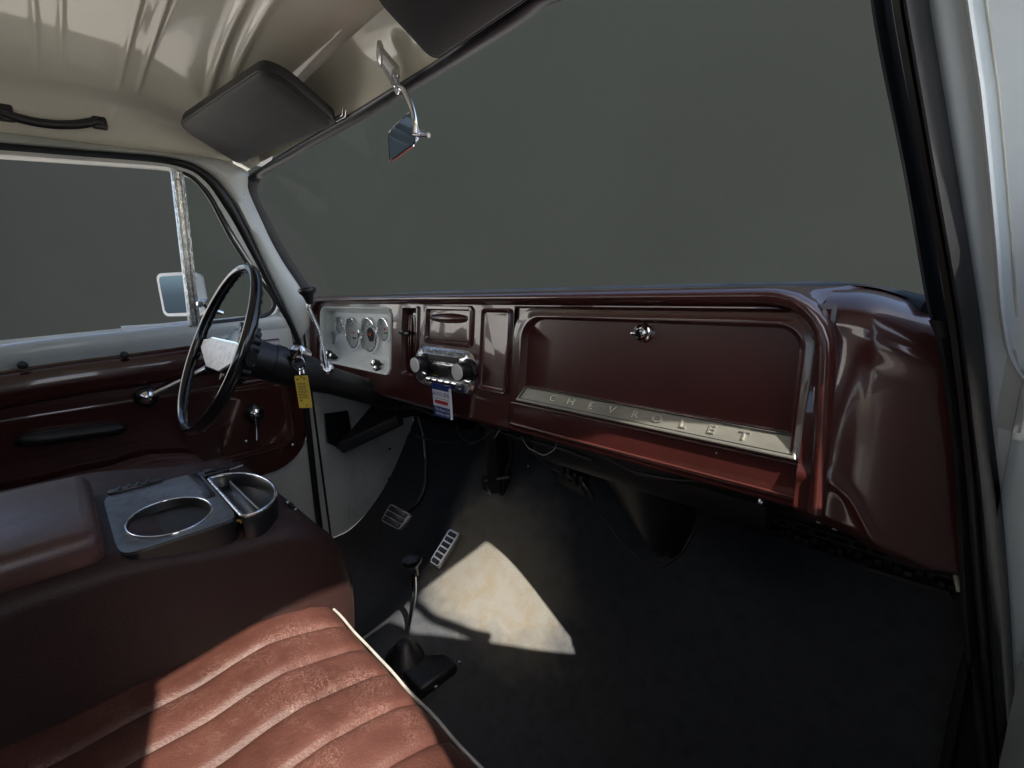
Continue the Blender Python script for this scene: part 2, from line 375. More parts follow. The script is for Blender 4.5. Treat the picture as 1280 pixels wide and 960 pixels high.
# ------------------------------------------------------------------ pixel lists on leaning planes
def sl(px, py, ax, f, off=0):
    val = f(.9)
    for _ in range(6):
        p = at(px, py, **{ax: val+off}); val = f(p.z)
    return p
def dx(z): return -.80 + .045*max(0, (z-.85))/.4            # driver's side, leaning in above the belt
def py_(z): return .50 + .12*max(0, min(1, (1.22-z)/.40))   # passenger windshield pillar, raked
def resample(p, n):
    p = [Vector(q) for q in p]; d = [0]
    for a, b_ in zip(p, p[1:]): d.append(d[-1] + (b_-a).length)
    out = []
    for i in range(n):
        t = d[-1]*i/(n-1); k = max(j for j in range(len(d)-1) if d[j] <= t + 1e-9)
        f = 0 if d[k+1] == d[k] else (t-d[k])/(d[k+1]-d[k]); out.append(p[k].lerp(p[k+1], min(1, f)))
    return out
def relax(p, it=4):
    for _ in range(it):
        p = [p[0]] + [p[i]*.5 + (p[i-1]+p[i+1])*.25 for i in range(1, len(p)-1)] + [p[-1]]
    return p
def band(b, A, Bq, push, prof=((0, 0), (.15, .6), (.5, 1), (.85, .6), (1, 0))):
    """a raised strip between two edges; push = outward vector at its crest"""
    push = Vector(push); rows = [[a.lerp(c, t) + push*h for t, h in prof] for a, c in zip(A, Bq)]
    return b.loft(rows)
def pairs(P, ax, f, off=0, n=3):
    A, C_ = [], []
    for (a, c) in P: A.append(sl(*a, ax, f, off)); C_.append(sl(*c, ax, f, off))
    return A, C_
def dense(A, C_, k=6, it=6):
    """subdivide pairs of edges together and smooth them"""
    oa, oc = [], []
    for i in range(len(A)-1):
        for j in range(k): oa.append(A[i].lerp(A[i+1], j/k)); oc.append(C_[i].lerp(C_[i+1], j/k))
    oa.append(A[-1]); oc.append(C_[-1]); return relax(oa, it), relax(oc, it)

# driver's side body rail and windshield pillar (cream), between the ceiling and the door seal
rail = [(-90, 174), (0, 179), (100, 187), (206, 195), (241, 203), (268, 220), (292, 251), (312, 290), (330, 330), (358, 388), (374, 425)]
A, C_ = [], []
for p in rail: A.append(sl(*p, 'x', dx, .008))
top = [(-.775, A[0].y-.02, 1.262), (-.775, A[1].y, 1.262), (-.775, A[2].y, 1.262), (-.775, A[3].y, 1.262), (-.775, .40, 1.262)]
gas = [(311, 215), (306, 234), (316, 262), (338, 300), (355, 330), (378, 362), (388, 395)]
C_ = [Vector(t) for t in top[:4]] + [Vector((-.765, .41, 1.262))] + [at(312, 214, x=-.765)] + [at(309, 236, x=-.77), at(338, 300, x=-.775), at(355, 330, x=-.78), at(378, 362, x=-.785), at(390, 400, x=-.79)]
a2, c2 = dense(A, C_, 6, 2)
b = B(); band(b, a2, c2, (.010, 0, 0), ((0, -1.2), (.04, .1), (.12, .8), (.5, 1), (.88, .8), (1, 0)))
pl = thing('windshield_pillar', (-.79, .58, .80), 'cream painted pillar between the driver door and the windshield', 'pillar')
b.build('pillar_skin', 'grey', pl, smooth=60)
b = B(); b.tube([at(289, 243, x=-.757), at(306, 243, x=-.757)], .0012, 6); b.build('paint_joint', 'print', pl)
# the cream rail above the door, to the ceiling's edge
b = B(); b.loft([[Vector((-.775, lerp(-.62, .44, i/20), 1.262)), Vector((-.772, lerp(-.62, .44, i/20), 1.250)), Vector((-.775, lerp(-.62, .44, i/20), 1.236))] for i in range(21)])
b.loft([[Vector((.775, lerp(-.62, .50, i/20), 1.262)), Vector((.780, lerp(-.62, .50, i/20), 1.258)), Vector((.800, lerp(-.62, .50, i/20), 1.275)), Vector((.805, lerp(-.62, .50, i/20), 1.33))] for i in range(21)])
struct(b, 'door_header_wall', 'cream')
# inner fill at the windshield's upper left corner
b = B(); b.loft([[Vector((-.79, .40, 1.262)), Vector((-.79, .44, 1.262)), at(309, 214, x=-.79)], [Vector((-.66, .40, 1.30)), Vector((-.66, .47, 1.30)), at(325, 204, x=-.66)]])
struct(b, 'corner_wall', 'cream')

# door opening weatherstrip
P = [((-90, 172), (-90, 184)), ((0, 178), (0, 188)), ((100, 187), (100, 196)), ((206, 195), (206, 204)), ((241, 203), (241, 214)), ((268, 220), (261, 231)), ((292, 251), (289, 272)),
     ((312, 290), (305, 302)), ((330, 330), (320, 331)), ((358, 388), (350, 389)), ((377, 425), (370, 426)), ((383, 470), (375, 470)), ((390, 540), (382, 540)), ((400, 630), (392, 630)), ((405, 668), (397, 668))]
A, C_ = pairs(P, 'x', dx, .002); A, C_ = dense(A, C_, 5, 3)
ws = thing('weatherstrip', (-.8, .58, .05), 'black rubber weatherstrip around the driver door opening', 'weatherstrip')
b = B(); band(b, A, C_, (.012, 0, 0)); b.build('rubber_seal', 'rubber', ws, smooth=70)

b = B(); b.box((-.835, .60, .38), (.04, .10, .98), .005); b.build('hinge_post', 'satin', ws)
# ------------------------------------------------------------------ driver's door
dd = thing('driver_door', (-.80, .0, .0), 'closed driver door with maroon inner panel below the open window', 'door')
P = [((-90, 182), (-90, 191)), ((0, 186), (0, 196)), ((100, 195), (100, 203)), ((206, 203), (213, 211)), ((241, 213), (241, 221)), ((261, 230), (262, 243)), ((289, 271), (290, 294)),
     ((320, 330), (314, 330)), ((350, 388), (343, 366)), ((364, 415), (349, 382)), ((371, 440), (340, 396)), ((373, 452), (300, 403)), ((373, 456), (243, 410))]
A, C_ = pairs(P, 'x', dx, -.006); A, C_ = dense(A, C_, 6, 2)
b = B(); band(b, A, C_, (.010, 0, 0), ((0, -2), (.05, .3), (.2, 1), (.8, 1), (.95, .3), (1, -2.5)))
b.build('window_frame', 'grey', dd, smooth=60)
# inner sheet with the belt rail
def belt(y): return .8235 + .0*y
b = B()
prof = [(-.845, .800), (-.842, .812), (-.815, .816), (-.800, .812), (-.794, .800), (-.796, .770), (-.803, .758), (-.806, .70), (-.806, .0), (-.84, -.02)]
def sheet(y):
    dz = .016*smooth((y-.0)/.5) - .026*smooth((.05-y)/.4)
    return [Vector((x, y, z + (dz if z > .72 else 0))) for x, z in prof]
b.loft([sheet(lerp(-.62, .555, i/30)) for i in range(31)] + [[Vector((p.x if p.z > .78 else p.x-.004, .580, p.z)) for p in sheet(.58)]])
b.build('door_skin', 'grey', dd, smooth=50)
b = B(); b.add([(-.87, -.6, .80), (-.87, .58, .835), (-.87, .58, -.1), (-.87, -.6, -.1)], [(0, 1, 2, 3)]); b.build('outer_skin', 'white', dd)
b = B(); b.tube([at(152, 413, x=-.862), at(200, 410, x=-.862), at(246, 405, x=-.862)], [(.012, .006)]*3, 8); b.build('outer_sill', 'white', dd)
# maroon card: raised panel with two long creases, lower right corner rounded
def card_outline(ins):
    # (y,z) corners of the card
    pts = []
    top = lambda y: .760 + (.012*smooth(y/.5) - .022*smooth((.05-y)/.4)) - .004
    for i in range(25): y = lerp(-.60, .52, i/24); pts.append((y, top(y) - ins))
    for k in range(1, 7): a = R(90-15*k); pts.append((.52 + (.035-ins)*math.cos(a), .72 + (.032)*math.sin(a)))
    bz = lambda y: .325 + .01*y
    for k in range(0, 13): a = R(-90*k/12); pts.append((.415 + (.14-ins)*math.cos(a), .47 + (.137-ins)*math.sin(a)))
    pts.append((-.60, .333 + ins)); return pts
rows = []
for ins, h in ((0, 0), (0, .006), (.004, .009), (.012, .009)):
    rows.append([Vector((-.806 + h, y, z)) for y, z in card_outline(ins)])
b = B(); b.loft(rows, close=True); o_ = len(b.v) - len(rows[0]); b.f.append(tuple(range(o_, o_+len(rows[0]))))
card = b.build('door_panel', 'door_maroon', dd, smooth=30)
# bulging upper roll and pressed field
b = B()
def roll(u, v):
    y = lerp(-.60, .50, u); z = lerp(.752, .665, v) + (.010*smooth(y/.5) - .02*smooth((.05-y)/.4))
    h = .010 + .016*math.sin(math.pi*min(1, v*1.0))**.7 if 0 < v < 1 else -.002
    return Vector((-.800 + h - .004, y, z))
b.grid(roll, 40, 12); b.build('upper_roll', 'door_maroon', card, smooth=70)
F = lambda u, v, w: Vector((-.797 + w, u, v))
b = B(); b.rings(F, [(-.59, .515, .40, .64, .05, -.002), (-.588, .513, .402, .638, .05, .005), (-.580, .505, .410, .630, .045, .007), (-.570, .495, .42, .62, .04, .003), (-.56, .485, .43, .61, .035, .002)])
b.build('pressed_field', 'door_maroon', card, smooth=35)
# screws on the roll and at the lower edge
for i, (px, py, xx) in enumerate(((28, 457, -.778), (156, 444, -.778), (308, 552, -.792), (366, 556, -.794), (284, 585, -.794))):
    p = at(px, py, x=xx); r = .0075 if i < 2 else .005
    b = B(); b.lathe([(r*1.25, -.012), (r*1.25, .0), (r, .003), (r*.5, .0045)], p, (1, 0, 0), 14)
    sc = b.build('screw', 'chrome' if i > 1 else 'satin', card)
# armrest
p0, p1 = at(18, 552, x=-.78), at(158, 534, x=-.78)
b = B(); rows = []
for i in range(17):
    t = i/16; c = p0.lerp(p1, t); k = max(.15, (1-abs(2*t-1)**6))**.5
    rows.append([c + Vector((.024*k*math.cos(a)-.0, 0, .017*k*math.sin(a))) for a in [2*math.pi*j/14 for j in range(14)]])
b.loft(rows, close=True, caps=True); b.build('armrest', 'satin', dd, smooth=70)
# window crank: boss, arm, knob
def crank(c, tip, name, knob=True):
    b = B(); b.lathe([(.028, -.004), (.028, .004), (.024, .010), (.017, .014)], c, (1, 0, 0), 20); q = b.build(name, 'black', dd)
    b = B(); b.lathe([(.018, .012), (.017, .019), (.011, .024), (.004, .026)], c, (1, 0, 0), 20); b.build('cap', 'chrome', q)
    b = B(); d_ = tip - c
    b.tube([c + Vector((.016, 0, 0)), c + d_*.3 + Vector((.022, 0, 0)), c + d_*.7 + Vector((.03, 0, 0)), tip + Vector((.034, 0, 0))], [(.009, .005), (.006, .004), (.005, .004), (.0075, .005)], 10, flat=(0, 0, 1)); b.build('arm', 'chrome', q)
    if knob:
        b = B(); b.lathe([(.007, 0), (.009, .01), (.012, .02), (.010, .03), (.004, .033)], tip + Vector((.036, 0, 0)), (1, 0, 0), 16); b.build('knob', 'black', q)
    return q
c = at(183, 496, x=-.79); crank(c, c + Vector((0, .145, .062)), 'window_crank', True)
c = at(318, 517, x=-.79); crank(c, c + Vector((0, -.012, -.075)), 'door_handle', False)
# vent window: chrome division bar, black seal loop, latch, pane
t0, t1 = at(221, 208, x=-.765), at(244, 408, x=-.80)
b = B(); rows = []
for i in range(13):
    c = t0.lerp(t1, i/12); rows.append([c + Vector(q) for q in ((-.012, -.014, 0), (.004, -.014, 0), (.009, -.010, 0), (.005, -.004, 0), (.005, .002, 0), (.010, .006, 0), (.006, .013, 0), (-.012, .014, 0))])
b.loft(rows, close=True, caps=True); bar = b.build('division_bar', 'chrome_pit', dd, smooth=25)
vs = [(229, 215), (243, 222), (262, 246), (288, 297), (311, 333), (334, 362), (344, 376), (342, 388), (330, 396), (290, 401), (250, 405)]
pts = relax(resample([sl(*p, 'x', dx, -.004) for p in vs], 60), 3)
b = B(); b.tube(pts, [(.0085, .0065)]*60, 8, flat=(1, 0, 0)); vseal = b.build('vent_seal', 'rubber', dd, smooth=70)
b = B(); b.add([p + Vector((-.012, 0, 0)) for p in pts], [tuple(range(60))]); b.build('vent_pane', 'glass', dd)
p = at(249, 380, x=-.775); q_ = at(263, 387, x=-.775)
b = B(); b.tube([p, p + Vector((.012, .012, .004)), q_, q_ + Vector((0, .03, -.012))], [(.011, .006), (.012, .006), (.009, .005), (.006, .004)], 10, flat=(0, 0, 1))
b.lathe([(.009, 0), (.009, .012), (.006, .016)], p, (1, 0, 0), 12); b.build('vent_latch', 'chrome', dd)

# exterior mirror beyond the driver's window
sm = thing('side_mirror', at(222, 400, x=-.93), 'white and chrome side mirror outside the driver window', 'mirror')
cM = at(226, 368, x=-.97)
def FM(u, v, w): return cM + Vector((.0, 1, 0))*0 + Vector((.80, .6, 0)).normalized()*u + Vector((0, 0, 1))*v + Vector((.6, -.8, 0)).normalized()*w
b = B(); b.rings(FM, [(-.045, .045, -.045, .045, .012, -.045), (-.062, .062, -.060, .060, .016, -.03), (-.068, .068, -.066, .066, .018, .0), (-.066, .066, -.064, .064, .018, .008)]); b.build('housing', 'white', sm)
b = B(); b.rings(FM, [(-.058, .058, -.056, .056, .012, .006), (-.057, .057, -.055, .055, .012, .0095)]); b.build('mirror_glass', 'mirror', sm)
b = B(); b.tube([cM + Vector((0, .03, -.03)), at(236, 392, x=-.93), at(243, 404, x=-.87)], .006, 10); b.build('arm', 'chrome', sm)

# ------------------------------------------------------------------ windshield
wsd = thing('windshield', (0, .66, .86), 'curved windshield in a black rubber surround above the dashboard', 'windshield')
Ltop = [(395, 408), (388, 392), (378, 362), (355, 330), (338, 300), (322, 270), (310, 248), (306, 234), (309, 220), (320, 209), (360, 187), (400, 164), (444, 138), (500, 103), (549, 73), (600, 36), (647, 0)]
Lin = [(402, 404), (396, 385), (390, 362), (368, 330), (350, 300), (336, 272), (324, 250), (321, 236), (326, 222), (340, 212), (380, 190), (424, 166), (472, 140), (530, 105), (590, 69), (642, 36), (694, 0)]
A, C_ = [], []
for i, (a, c) in enumerate(zip(Ltop, Lin)):
    if i < 9: xx = -.785 + .02*i/9; A.append(at(*a, x=xx)); C_.append(at(*c, x=xx + .004))
    else:
        yy = [.497, .503, .507, .51, .512, .514, .510, .505][i-9]; A.append(at(*a, y=yy)); C_.append(at(*c, y=yy + .022))
A[9] = A[8].lerp(A[10], .4); C_[9] = C_[8].lerp(C_[10], .4)
for x in (.45, .58, .66): A.append(Vector((x, .494-.012*(x-.45)/.2, 1.247 - .01*(x-.45)))); C_.append(Vector((x-.01, .52-.012*(x-.45)/.2, 1.212 - .01*(x-.45))))
RP = [((1088, -60), (1110, -60)), ((1090, 0), (1113, 0)), ((1103, 79), (1127, 79)), ((1130, 206), (1152, 206)), ((1151, 330), (1173, 330)), ((1159, 378), (1181, 378)), ((1172, 424), (1192, 424))]
A, C_ = dense(A, C_, 5, 3)
b = B(); band(b, A, C_, (.0, -.006, -.003))
RA, RC = pairs(RP, 'y', py_, .004); RA, RC = dense([Vector((.668, .482, 1.244))] + RA, [Vector((.690, .482, 1.244))] + RC, 5, 3)
band(b, RA, RC, (-.004, -.010, 0))
# lower run, just above the dashboard's top
low = [at(1162, 388, y=.66), at(1120, 375, y=.70), at(1080, 369, y=.76), Vector((.62, .83, .868)), Vector((.4, .88, .868)), Vector((0, .90, .868)), Vector((-.4, .88, .868)), Vector((-.65, .79, .866)), Vector((-.77, .68, .86))]
lows = relax(resample(low, 50), 3); b.tube(lows, [(.014, .009)]*50, 10)
b.build('rubber_surround', 'gasket', wsd, smooth=60)
topc = [p + Vector((0, .012, .004)) for p in resample([C_[i] for i in range(len(C_)) if C_[i].z > 1.17], 31)]
bot = [Vector(p) for p in resample(list(reversed(low)), 31)]
b = B(); b.loft([[lerp(bot[i], topc[i], t) + Vector((0, .035*math.sin(math.pi*t), 0)) for t in [k/8 for k in range(9)]] for i in range(31)])
b.build('windshield_glass', 'glass', wsd, smooth=80)
# cowl metal outside, beyond the glass
b = B(); b.grid(lambda u, v: Vector((lerp(-.80, .80, u), lerp(.70, 1.25, v), .845 - .02*v - .03*abs(2*u-1)**3)), 10, 6); struct(b, 'cowl_road_side_panel', 'white')

# ------------------------------------------------------------------ passenger pillar and jamb
pp = thing('door_pillar', (.79, .60, .0), 'pale grey door jamb with a dark seal at the right edge', 'pillar')
SP = [((1110, -60), (1152, -60)), ((1112, 0), (1156, 0)), ((1136, 131), (1178, 131)), ((1172, 330), (1211, 330)), ((1184, 402), (1223, 402)), ((1200, 526), (1236, 526)), ((1208, 620), (1248, 620)), ((1214, 712), (1256, 712)), ((1222, 800), (1262, 800)), ((1240, 960), (1268, 960)), ((1262, 1150), (1290, 1150))]
A, C_ = pairs(SP, 'y', py_, -.012); A, C_ = dense([Vector((.70, .465, 1.244))] + A, [Vector((.735, .465, 1.244))] + C_, 6, 4)
b = B(); band(b, A, C_, (-.004, -.016, 0), ((0, -.6), (.10, .25), (.35, .35), (.45, .1), (.60, .9), (.75, 1.1), (.9, .8), (1, -.4))); b.build('rubber_seal', 'rubber', pp, smooth=70)
DS = [((1160, 400), (1188, 400)), ((1172, 424), (1196, 440)), ((1189, 541), (1208, 541)), ((1193, 600), (1214, 600)), ((1202, 780), (1224, 780)), ((1222, 960), (1244, 960)), ((1250, 1150), (1270, 1150))]
A, C_ = pairs(DS, 'y', py_, -.004); A, C_ = dense(A, C_, 6, 3)
b = B(); band(b, A, C_, (-.002, -.008, 0), ((0, -3), (.1, .5), (.5, 1), (.9, .6), (1, 0))); b.build('trim_strip', 'satin', pp, smooth=70)
GP = [((1150, -60), (1330, -60)), ((1154, 0), (1330, 0)), ((1176, 131), (1330, 131)), ((1209, 330), (1330, 330)), ((1221, 402), (1330, 402)), ((1233, 526), (1330, 526)), ((1245, 620), (1332, 620)), ((1253, 712), (1340, 712)), ((1259, 800), (1350, 800)), ((1265, 960), (1370, 960)), ((1285, 1150), (1400, 1150))]
A, C_ = pairs(GP, 'y', py_, .0); A, C_ = dense([Vector((.735, .475, 1.244))] + A, [Vector((.80, .475, 1.244))] + C_, 6, 4)
b = B(); band(b, A, C_, (0, -.006, 0), ((0, -1), (.06, .6), (.15, 1), (.45, 1), (.55, 1.2), (1, 1.2))); b.build('jamb_skin', 'jamb', pp, smooth=60)
cp = [(1206, -40), (1210, 0), (1227, 113), (1236, 200), (1246, 309), (1251, 380), (1258, 430), (1268, 456), (1284, 478), (1310, 492)]
cpts = relax(resample([sl(*p, 'y', py_, -.009) for p in cp], 50), 2)
b = B(); b.tube(cpts, [(.007, .0022)]*50, 8); b.build('caulk_bead', 'jamb', pp, smooth=70)
pts = [p + Vector((.009, .003, 0)) for p in cpts]
b = B(); b.tube(pts, [(.0015, .001)]*50, 8); b.build('panel_lip', 'seam_caulk', pp, smooth=70)
# sill corner chrome / wire at the foot of the dash
b = B(); b.tube(relax(resample([at(1162, 690, y=.66), at(1180, 694, y=.65), at(1193, 708, y=.64), at(1200, 740, y=.63)], 14), 2), .003, 8); b.build('sill_wire', 'piping', pp, smooth=70)

# ------------------------------------------------------------------ passenger door, standing ajar beside the opening
H = Vector((.835, .60, 0)); th = R(4); ds = Vector((math.sin(th), -math.cos(th), 0)); dn = Vector((math.cos(th), math.sin(th), 0))
pd = thing('passenger_door', tuple(H), 'pale passenger door resting just off its latch outside the frame edge', 'door')
def FD(s_, z, w): return H + ds*s_ + dn*w + Vector((0, 0, z))
b = B(); b.rings(FD, [(0, .82, -.1, .835, .04, 0), (0, .82, -.1, .835, .04, .07)])
b.rings(FD, [(0, .82, -.1, .80, .04, 0), (0.01, .81, -.09, .79, .04, -.002)]); b.build('door_skin', 'grey', pd)
fr = [(.0, .82), (.02, .95), (.04, 1.12), (.06, 1.24), (.09, 1.31), (.15, 1.33), (.45, 1.32), (.70, 1.32), (.80, 1.30), (.83, 1.22), (.835, 1.05), (.84, .82)]
b = B(); b.tube(relax(resample([FD(s_, z, .0-.045*max(0, z-.82)/.4) for s_, z in fr], 60), 2), [(.016, .014)]*60, 8); b.build('window_frame', 'grey', pd)
PV = lambda y, z, w=.0: FD(.61 - y, z + .045, w - .045*max(0, z-.82)/.4)
b = B(); b.tube(relax(resample([PV(*q) for q in ((.52, 1.21), (.46, 1.275), (.33, 1.275), (.285, 1.235), (.297, 1.14), (.35, 1.04), (.385, .995))], 50), 3), [(.010, .010)]*50, 8); b.build('vent_frame', 'rubber', pd)
b = B(); q_ = [(.19, 1.245), (.225, 1.235), (.255, 1.14), (.325, 1.055), (.385, .985), (.46, .90), (.55, .80), (.61, .74), (.12, .74), (.12, 1.245)]
b.loft([[PV(y, z, w) for y, z in q_] for w in (.004, .009)], close=True, caps=True); b.build('sun_blocker', 'visor', pd, smooth=20)  # unseen panel, added to shape the sun patch on the floor
b = B(); b.loft([[PV(y, z, w) for y, z in ((.63, .76), (.63, 1.02), (.578, 1.01), (.555, .90), (.545, .76))] for w in (.002, .012)], close=True, caps=True); b.build('corner_blocker', 'grey', pd, smooth=20)  # unseen plate, added to keep the sun off the dash end
b = B(); b.box((.81, -.378, .62), (.05, .46, 1.3), .01); tag(b.build('rear_pillar_wall', 'grey', None), kind='structure')
# body behind the jamb: pillar core and rocker
b = B(); b.loft([[Vector((x, y + dy_, z)) for x, dy_ in ((.790, -.015), (.790, .10), (.83, .10), (.83, -.015))] for y, z in ((.475, 1.27), (.50, 1.20), (.62, .86), (.64, .60))], close=True, caps=True); b.build('pillar_core', 'grey', pp)
b = B(); b.box((.835, .15, -.035), (.09, 1.2, .17), .01); b.build('rocker', 'satin', pp)
b = B(); b.box((.853, .665, .26), (.10, .06, .80), .005); b.build('hinge_post', 'satin', pp)

# ================================================================== DASHBOARD
def fy(z): return .62 - .13*(.85 - z)
def FA(u, v, w): return Vector((u, fy(v) + w, v))
dash = thing('dashboard', (0, .70, .62), 'glossy maroon metal dashboard across the whole cab', 'dashboard')
XL, XR = -.775, .655
holes = [(-.727, -.296, .682, .846), (-.237, -.174, .690, .850), (-.134, .024, .780, .850), (.148, .650, .632, .856)]
xs = sorted(set([XL, XR, -.77, -.2, .1] + [h[0] for h in holes] + [h[1] for h in holes] + [lerp(XL, XR, i/30) for i in range(31)]))
zs = sorted(set([.628, .862] + [h[2] for h in holes] + [h[3] for h in holes] + [lerp(.628, .862, i/10) for i in range(11)]))
b = B()
for i in range(len(xs)-1):
    for j in range(len(zs)-1):
        cx, cz = (xs[i]+xs[i+1])/2, (zs[j]+zs[j+1])/2
        if any(h[0] < cx < h[1] and h[2] < cz < h[3] for h in holes): continue
        b.add([FA(xs[i], zs[j], 0), FA(xs[i+1], zs[j], 0), FA(xs[i+1], zs[j+1], 0), FA(xs[i], zs[j+1], 0)], [(0, 1, 2, 3)])
# rolled lower edge
rows = []
for x in [lerp(XL, .145, i/40) for i in range(41)]:
    q = []
    for k in range(9):
        a = math.pi*k/8; q.append(Vector((x, fy(.628) + .012*(1-math.cos(a)), .628 - .010*math.sin(a) - .004*k/8)))
    q.append(q[-1] + Vector((0, .03, .004))); rows.append(q)
b.loft(rows)
b.build('fascia', 'maroon', dash, smooth=35)
# top: from the cowl over the brow, round the right hand corner and down
path = [(-.785, .60)] + [(-.785, z) for z in (.64, .70, .76, .82)] + [(-.785+.062*(1-math.cos(R(a))), .820+.062*math.sin(R(a))) for a in (15, 30, 45, 60, 75, 90)]
path += [(lerp(-.70, .585, i/24), .882) for i in range(25)]
path += [(.585 + .078*math.sin(R(a)), .804 + .078*math.cos(R(a))) for a in (12, 25, 38, 50, 62, 75, 90)] + [(.666, .76), (.669, .72), (.671, .68), (.673, .65), (.6735, .632)]
pv = [Vector((p[0], 0, p[1])) for p in path]
def brow(prof, i0=0, i1=None):
    rows = []
    for i, p in enumerate(pv):
        a = pv[max(0, i-1)]; c = pv[min(len(pv)-1, i+1)]; t = (c-a).normalized(); n_ = Vector((-t.z, 0, t.x))
        down = i > 36; yo = fy(p.z) - .62 if (i < 8 or down) else fy(max(.84, p.z-.04)) - .62
        ymax = lerp(.70, .64, smooth((i-32)/6)) if i > 30 else .70
        rows.append([p + n_*h + Vector((0, min(y, ymax) + yo, 0)) for y, h in prof])
    return rows[i0:i1]
pr_ = [(.70, -.001), (.64, .0), (.618, -.001), (.609, -.003), (.603, -.007), (.602, -.012), (.605, -.0165), (.612, -.0205), (.619, -.023), (.623, -.0250), (.626, -.03)]
b = B(); b.loft(brow(pr_))
b.build('brow', 'maroon', dash, smooth=50)
def ztop_(x): return .8785 - .050*smooth((x-.655)/.15)
# top plate up to the windshield
b = B(); rows = []
for i in range(121):
    x = lerp(-.78, .80, i/120); yb = .92 - .16*(abs(x)/.78)**2
    zt = min(.8815, ztop_(x) + .001) if x > .58 else .8815
    row = [Vector((x, lerp(.655 if x < .58 else .675, yb, k/6), zt - .010*(k/6)**1.5)) for k in range(7)]
    bz = .8815 if x < .585 else (.802 + math.sqrt(max(0, .078**2 - (x-.585)**2)))
    rows.append([Vector((x, .622, bz)), Vector((x, .640, lerp(bz, zt, .15))), Vector((x, .655, lerp(bz, zt, .65)))] + row if x < .664 else [row[0], row[0] + Vector((0, .001, 0)), row[0] + Vector((0, .002, 0))] + row)
b.loft(rows); b.build('top_plate', 'maroon', dash, smooth=60)
# right hand end: shoulder and deep side panel running to the pillar
def endp(u, v):
    # u: away from the brow towards the pillar; v: 0 rear edge on top .. 1 bottom
    x = lerp(.640, .800, u**.9)
    yb = .606 + .045*u + .022*math.sin(math.pi*u)*-.3
    ztop = ztop_(x); zbot = .610 - .035*smooth(u/.8)
    if v < .25:
        a = R(90*(v/.25)); rr_ = .045
        return Vector((x, yb + .014*(1-smooth(u/.30)) + rr_*(1-math.sin(a)) + (1-v/.25)**3*.04, ztop - rr_*(1-math.cos(a))))
    t = (v-.25)/.75; z = lerp(ztop - .045, zbot, t)
    dip = .003*smooth((u-.16)/.12)*smooth((t-.02)/.12)
    # pressed knee line low down
    ridge = .0035*math.exp(-((z - (.672 - .085*smooth((u-.15)/.45)))/.009)**2)
    ridge2 = .004*math.exp(-((u - (.80 - .33*t))/.055)**2)*smooth((t-.25)/.2)*(1-smooth((t-.80)/.12))
    dip += .014*(1-smooth(u/.30))*(1-smooth((t-.0)/.6))
    return Vector((x, fy(z)-.62 + yb + .002 + dip - ridge + .03*smooth((t-.9)/.1), z))
b = B(); b.grid(endp, 50, 80); b.build('end_panel', 'maroon', dash, smooth=70)

# glove box door
gd = B()
o_ = (.151, .648, .634, .853, (.006, .006, .034, .05))
gd.rings(FA, [(*o_, .008), (*o_, -.001), (.1525, .6465, .6355, .8515, (.006, .006, .033, .049), -.0035), (.156, .643, .639, .848, (.006, .006, .032, .047), -.0042)], fill=False)
def rrs(x0, x1, z0, z1, r, w): return (x0, x1, z0, z1, r, w)
gd.rings(FA, [rrs(.156, .643, .639, .848, (.006, .006, .032, .047), -.0042), rrs(.165, .637, .684, .845, (.004, .004, .032, .045), -.0045), rrs(.172, .632, .686, .842, (.004, .004, .03, .043), -.0075), rrs(.176, .629, .688, .839, (.004, .004, .029, .042), -.0075),
              rrs(.1785, .627, .689, .8375, (.004, .004, .028, .041), -.004), rrs(.182, .6245, .690, .835, (.004, .004, .027, .04), .003), rrs(.1855, .622, .692, .833, (.004, .004, .026, .038), .0055), rrs(.24, .57, .72, .80, (.004, .004, .01, .01), .0062)])
b = B(); b.add([FA(u, v, .007) for u, v in ((.147, .79), (.21, .79), (.21, .858), (.147, .858))], [(0, 1, 2, 3)]); b.build('door_jamb', 'maroon', dash)
# flat lower strip of the door with its folded line
glove = gd.build('glove_door', 'maroon', dash, smooth=38)
b = B(); b.tube([FA(.158, .679, -.0045), FA(.4, .6795, -.0045), FA(.642, .679, -.0045)], [(.0022, .0018)]*3, 8)
b.tube([FA(.158, .640, -.0045), FA(.642, .640, -.0045)], [(.002, .0018)]*2, 8); b.build('fold_line', 'maroon', glove, smooth=70)
b = B(); b.loft([[FA(x, .6335, .001), FA(x, .630, -.003), FA(x, .627, -.002), FA(x, .626, .02)] for x in (.151, .4, .648)]); b.build('hem', 'maroon', glove)
# trim plate and its nine raised letters
T0, T1, Tb0, Tb1 = Vector((.187, .6115-.006, .7135)), Vector((.633, .6115-.006, .7125)), Vector((.176, .588, .6875)), Vector((.6365, .588, .686))
def FT(u, v, w):
    p = T0.lerp(T1, u); q = Tb0.lerp(Tb1, u); n_ = (T1-T0).cross(Tb0-T0).normalized()
    return q.lerp(p, v) + n_*(-w)
if (T1-T0).cross(Tb0-T0).y > 0: pass
sg = -1 if (T1-T0).cross(Tb0-T0).normalized().y > 0 else 1
FT2 = lambda u, v, w: FT(u, v, -w*sg)
b = B(); b.rings(FT2, [(0, 1, 0, 1, .002, -.006), (0, 1, 0, 1, .002, .0015), (.003, .997, .05, .95, .002, .0022), (.007, .993, .12, .88, .002, .0022), (.010, .990, .17, .83, .002, .0004)])
plate_rim = B(); plate_rim.rings(FT2, [(.008, .992, .13, .87, .002, .0021), (.008, .992, .13, .87, .002, .0026), (.0100, .990, .16, .84, .002, .0026), (.0100, .990, .16, .84, .002, .0006)], fill=False)
plate = b.build('trim_plate', 'trimplate', glove, smooth=20)
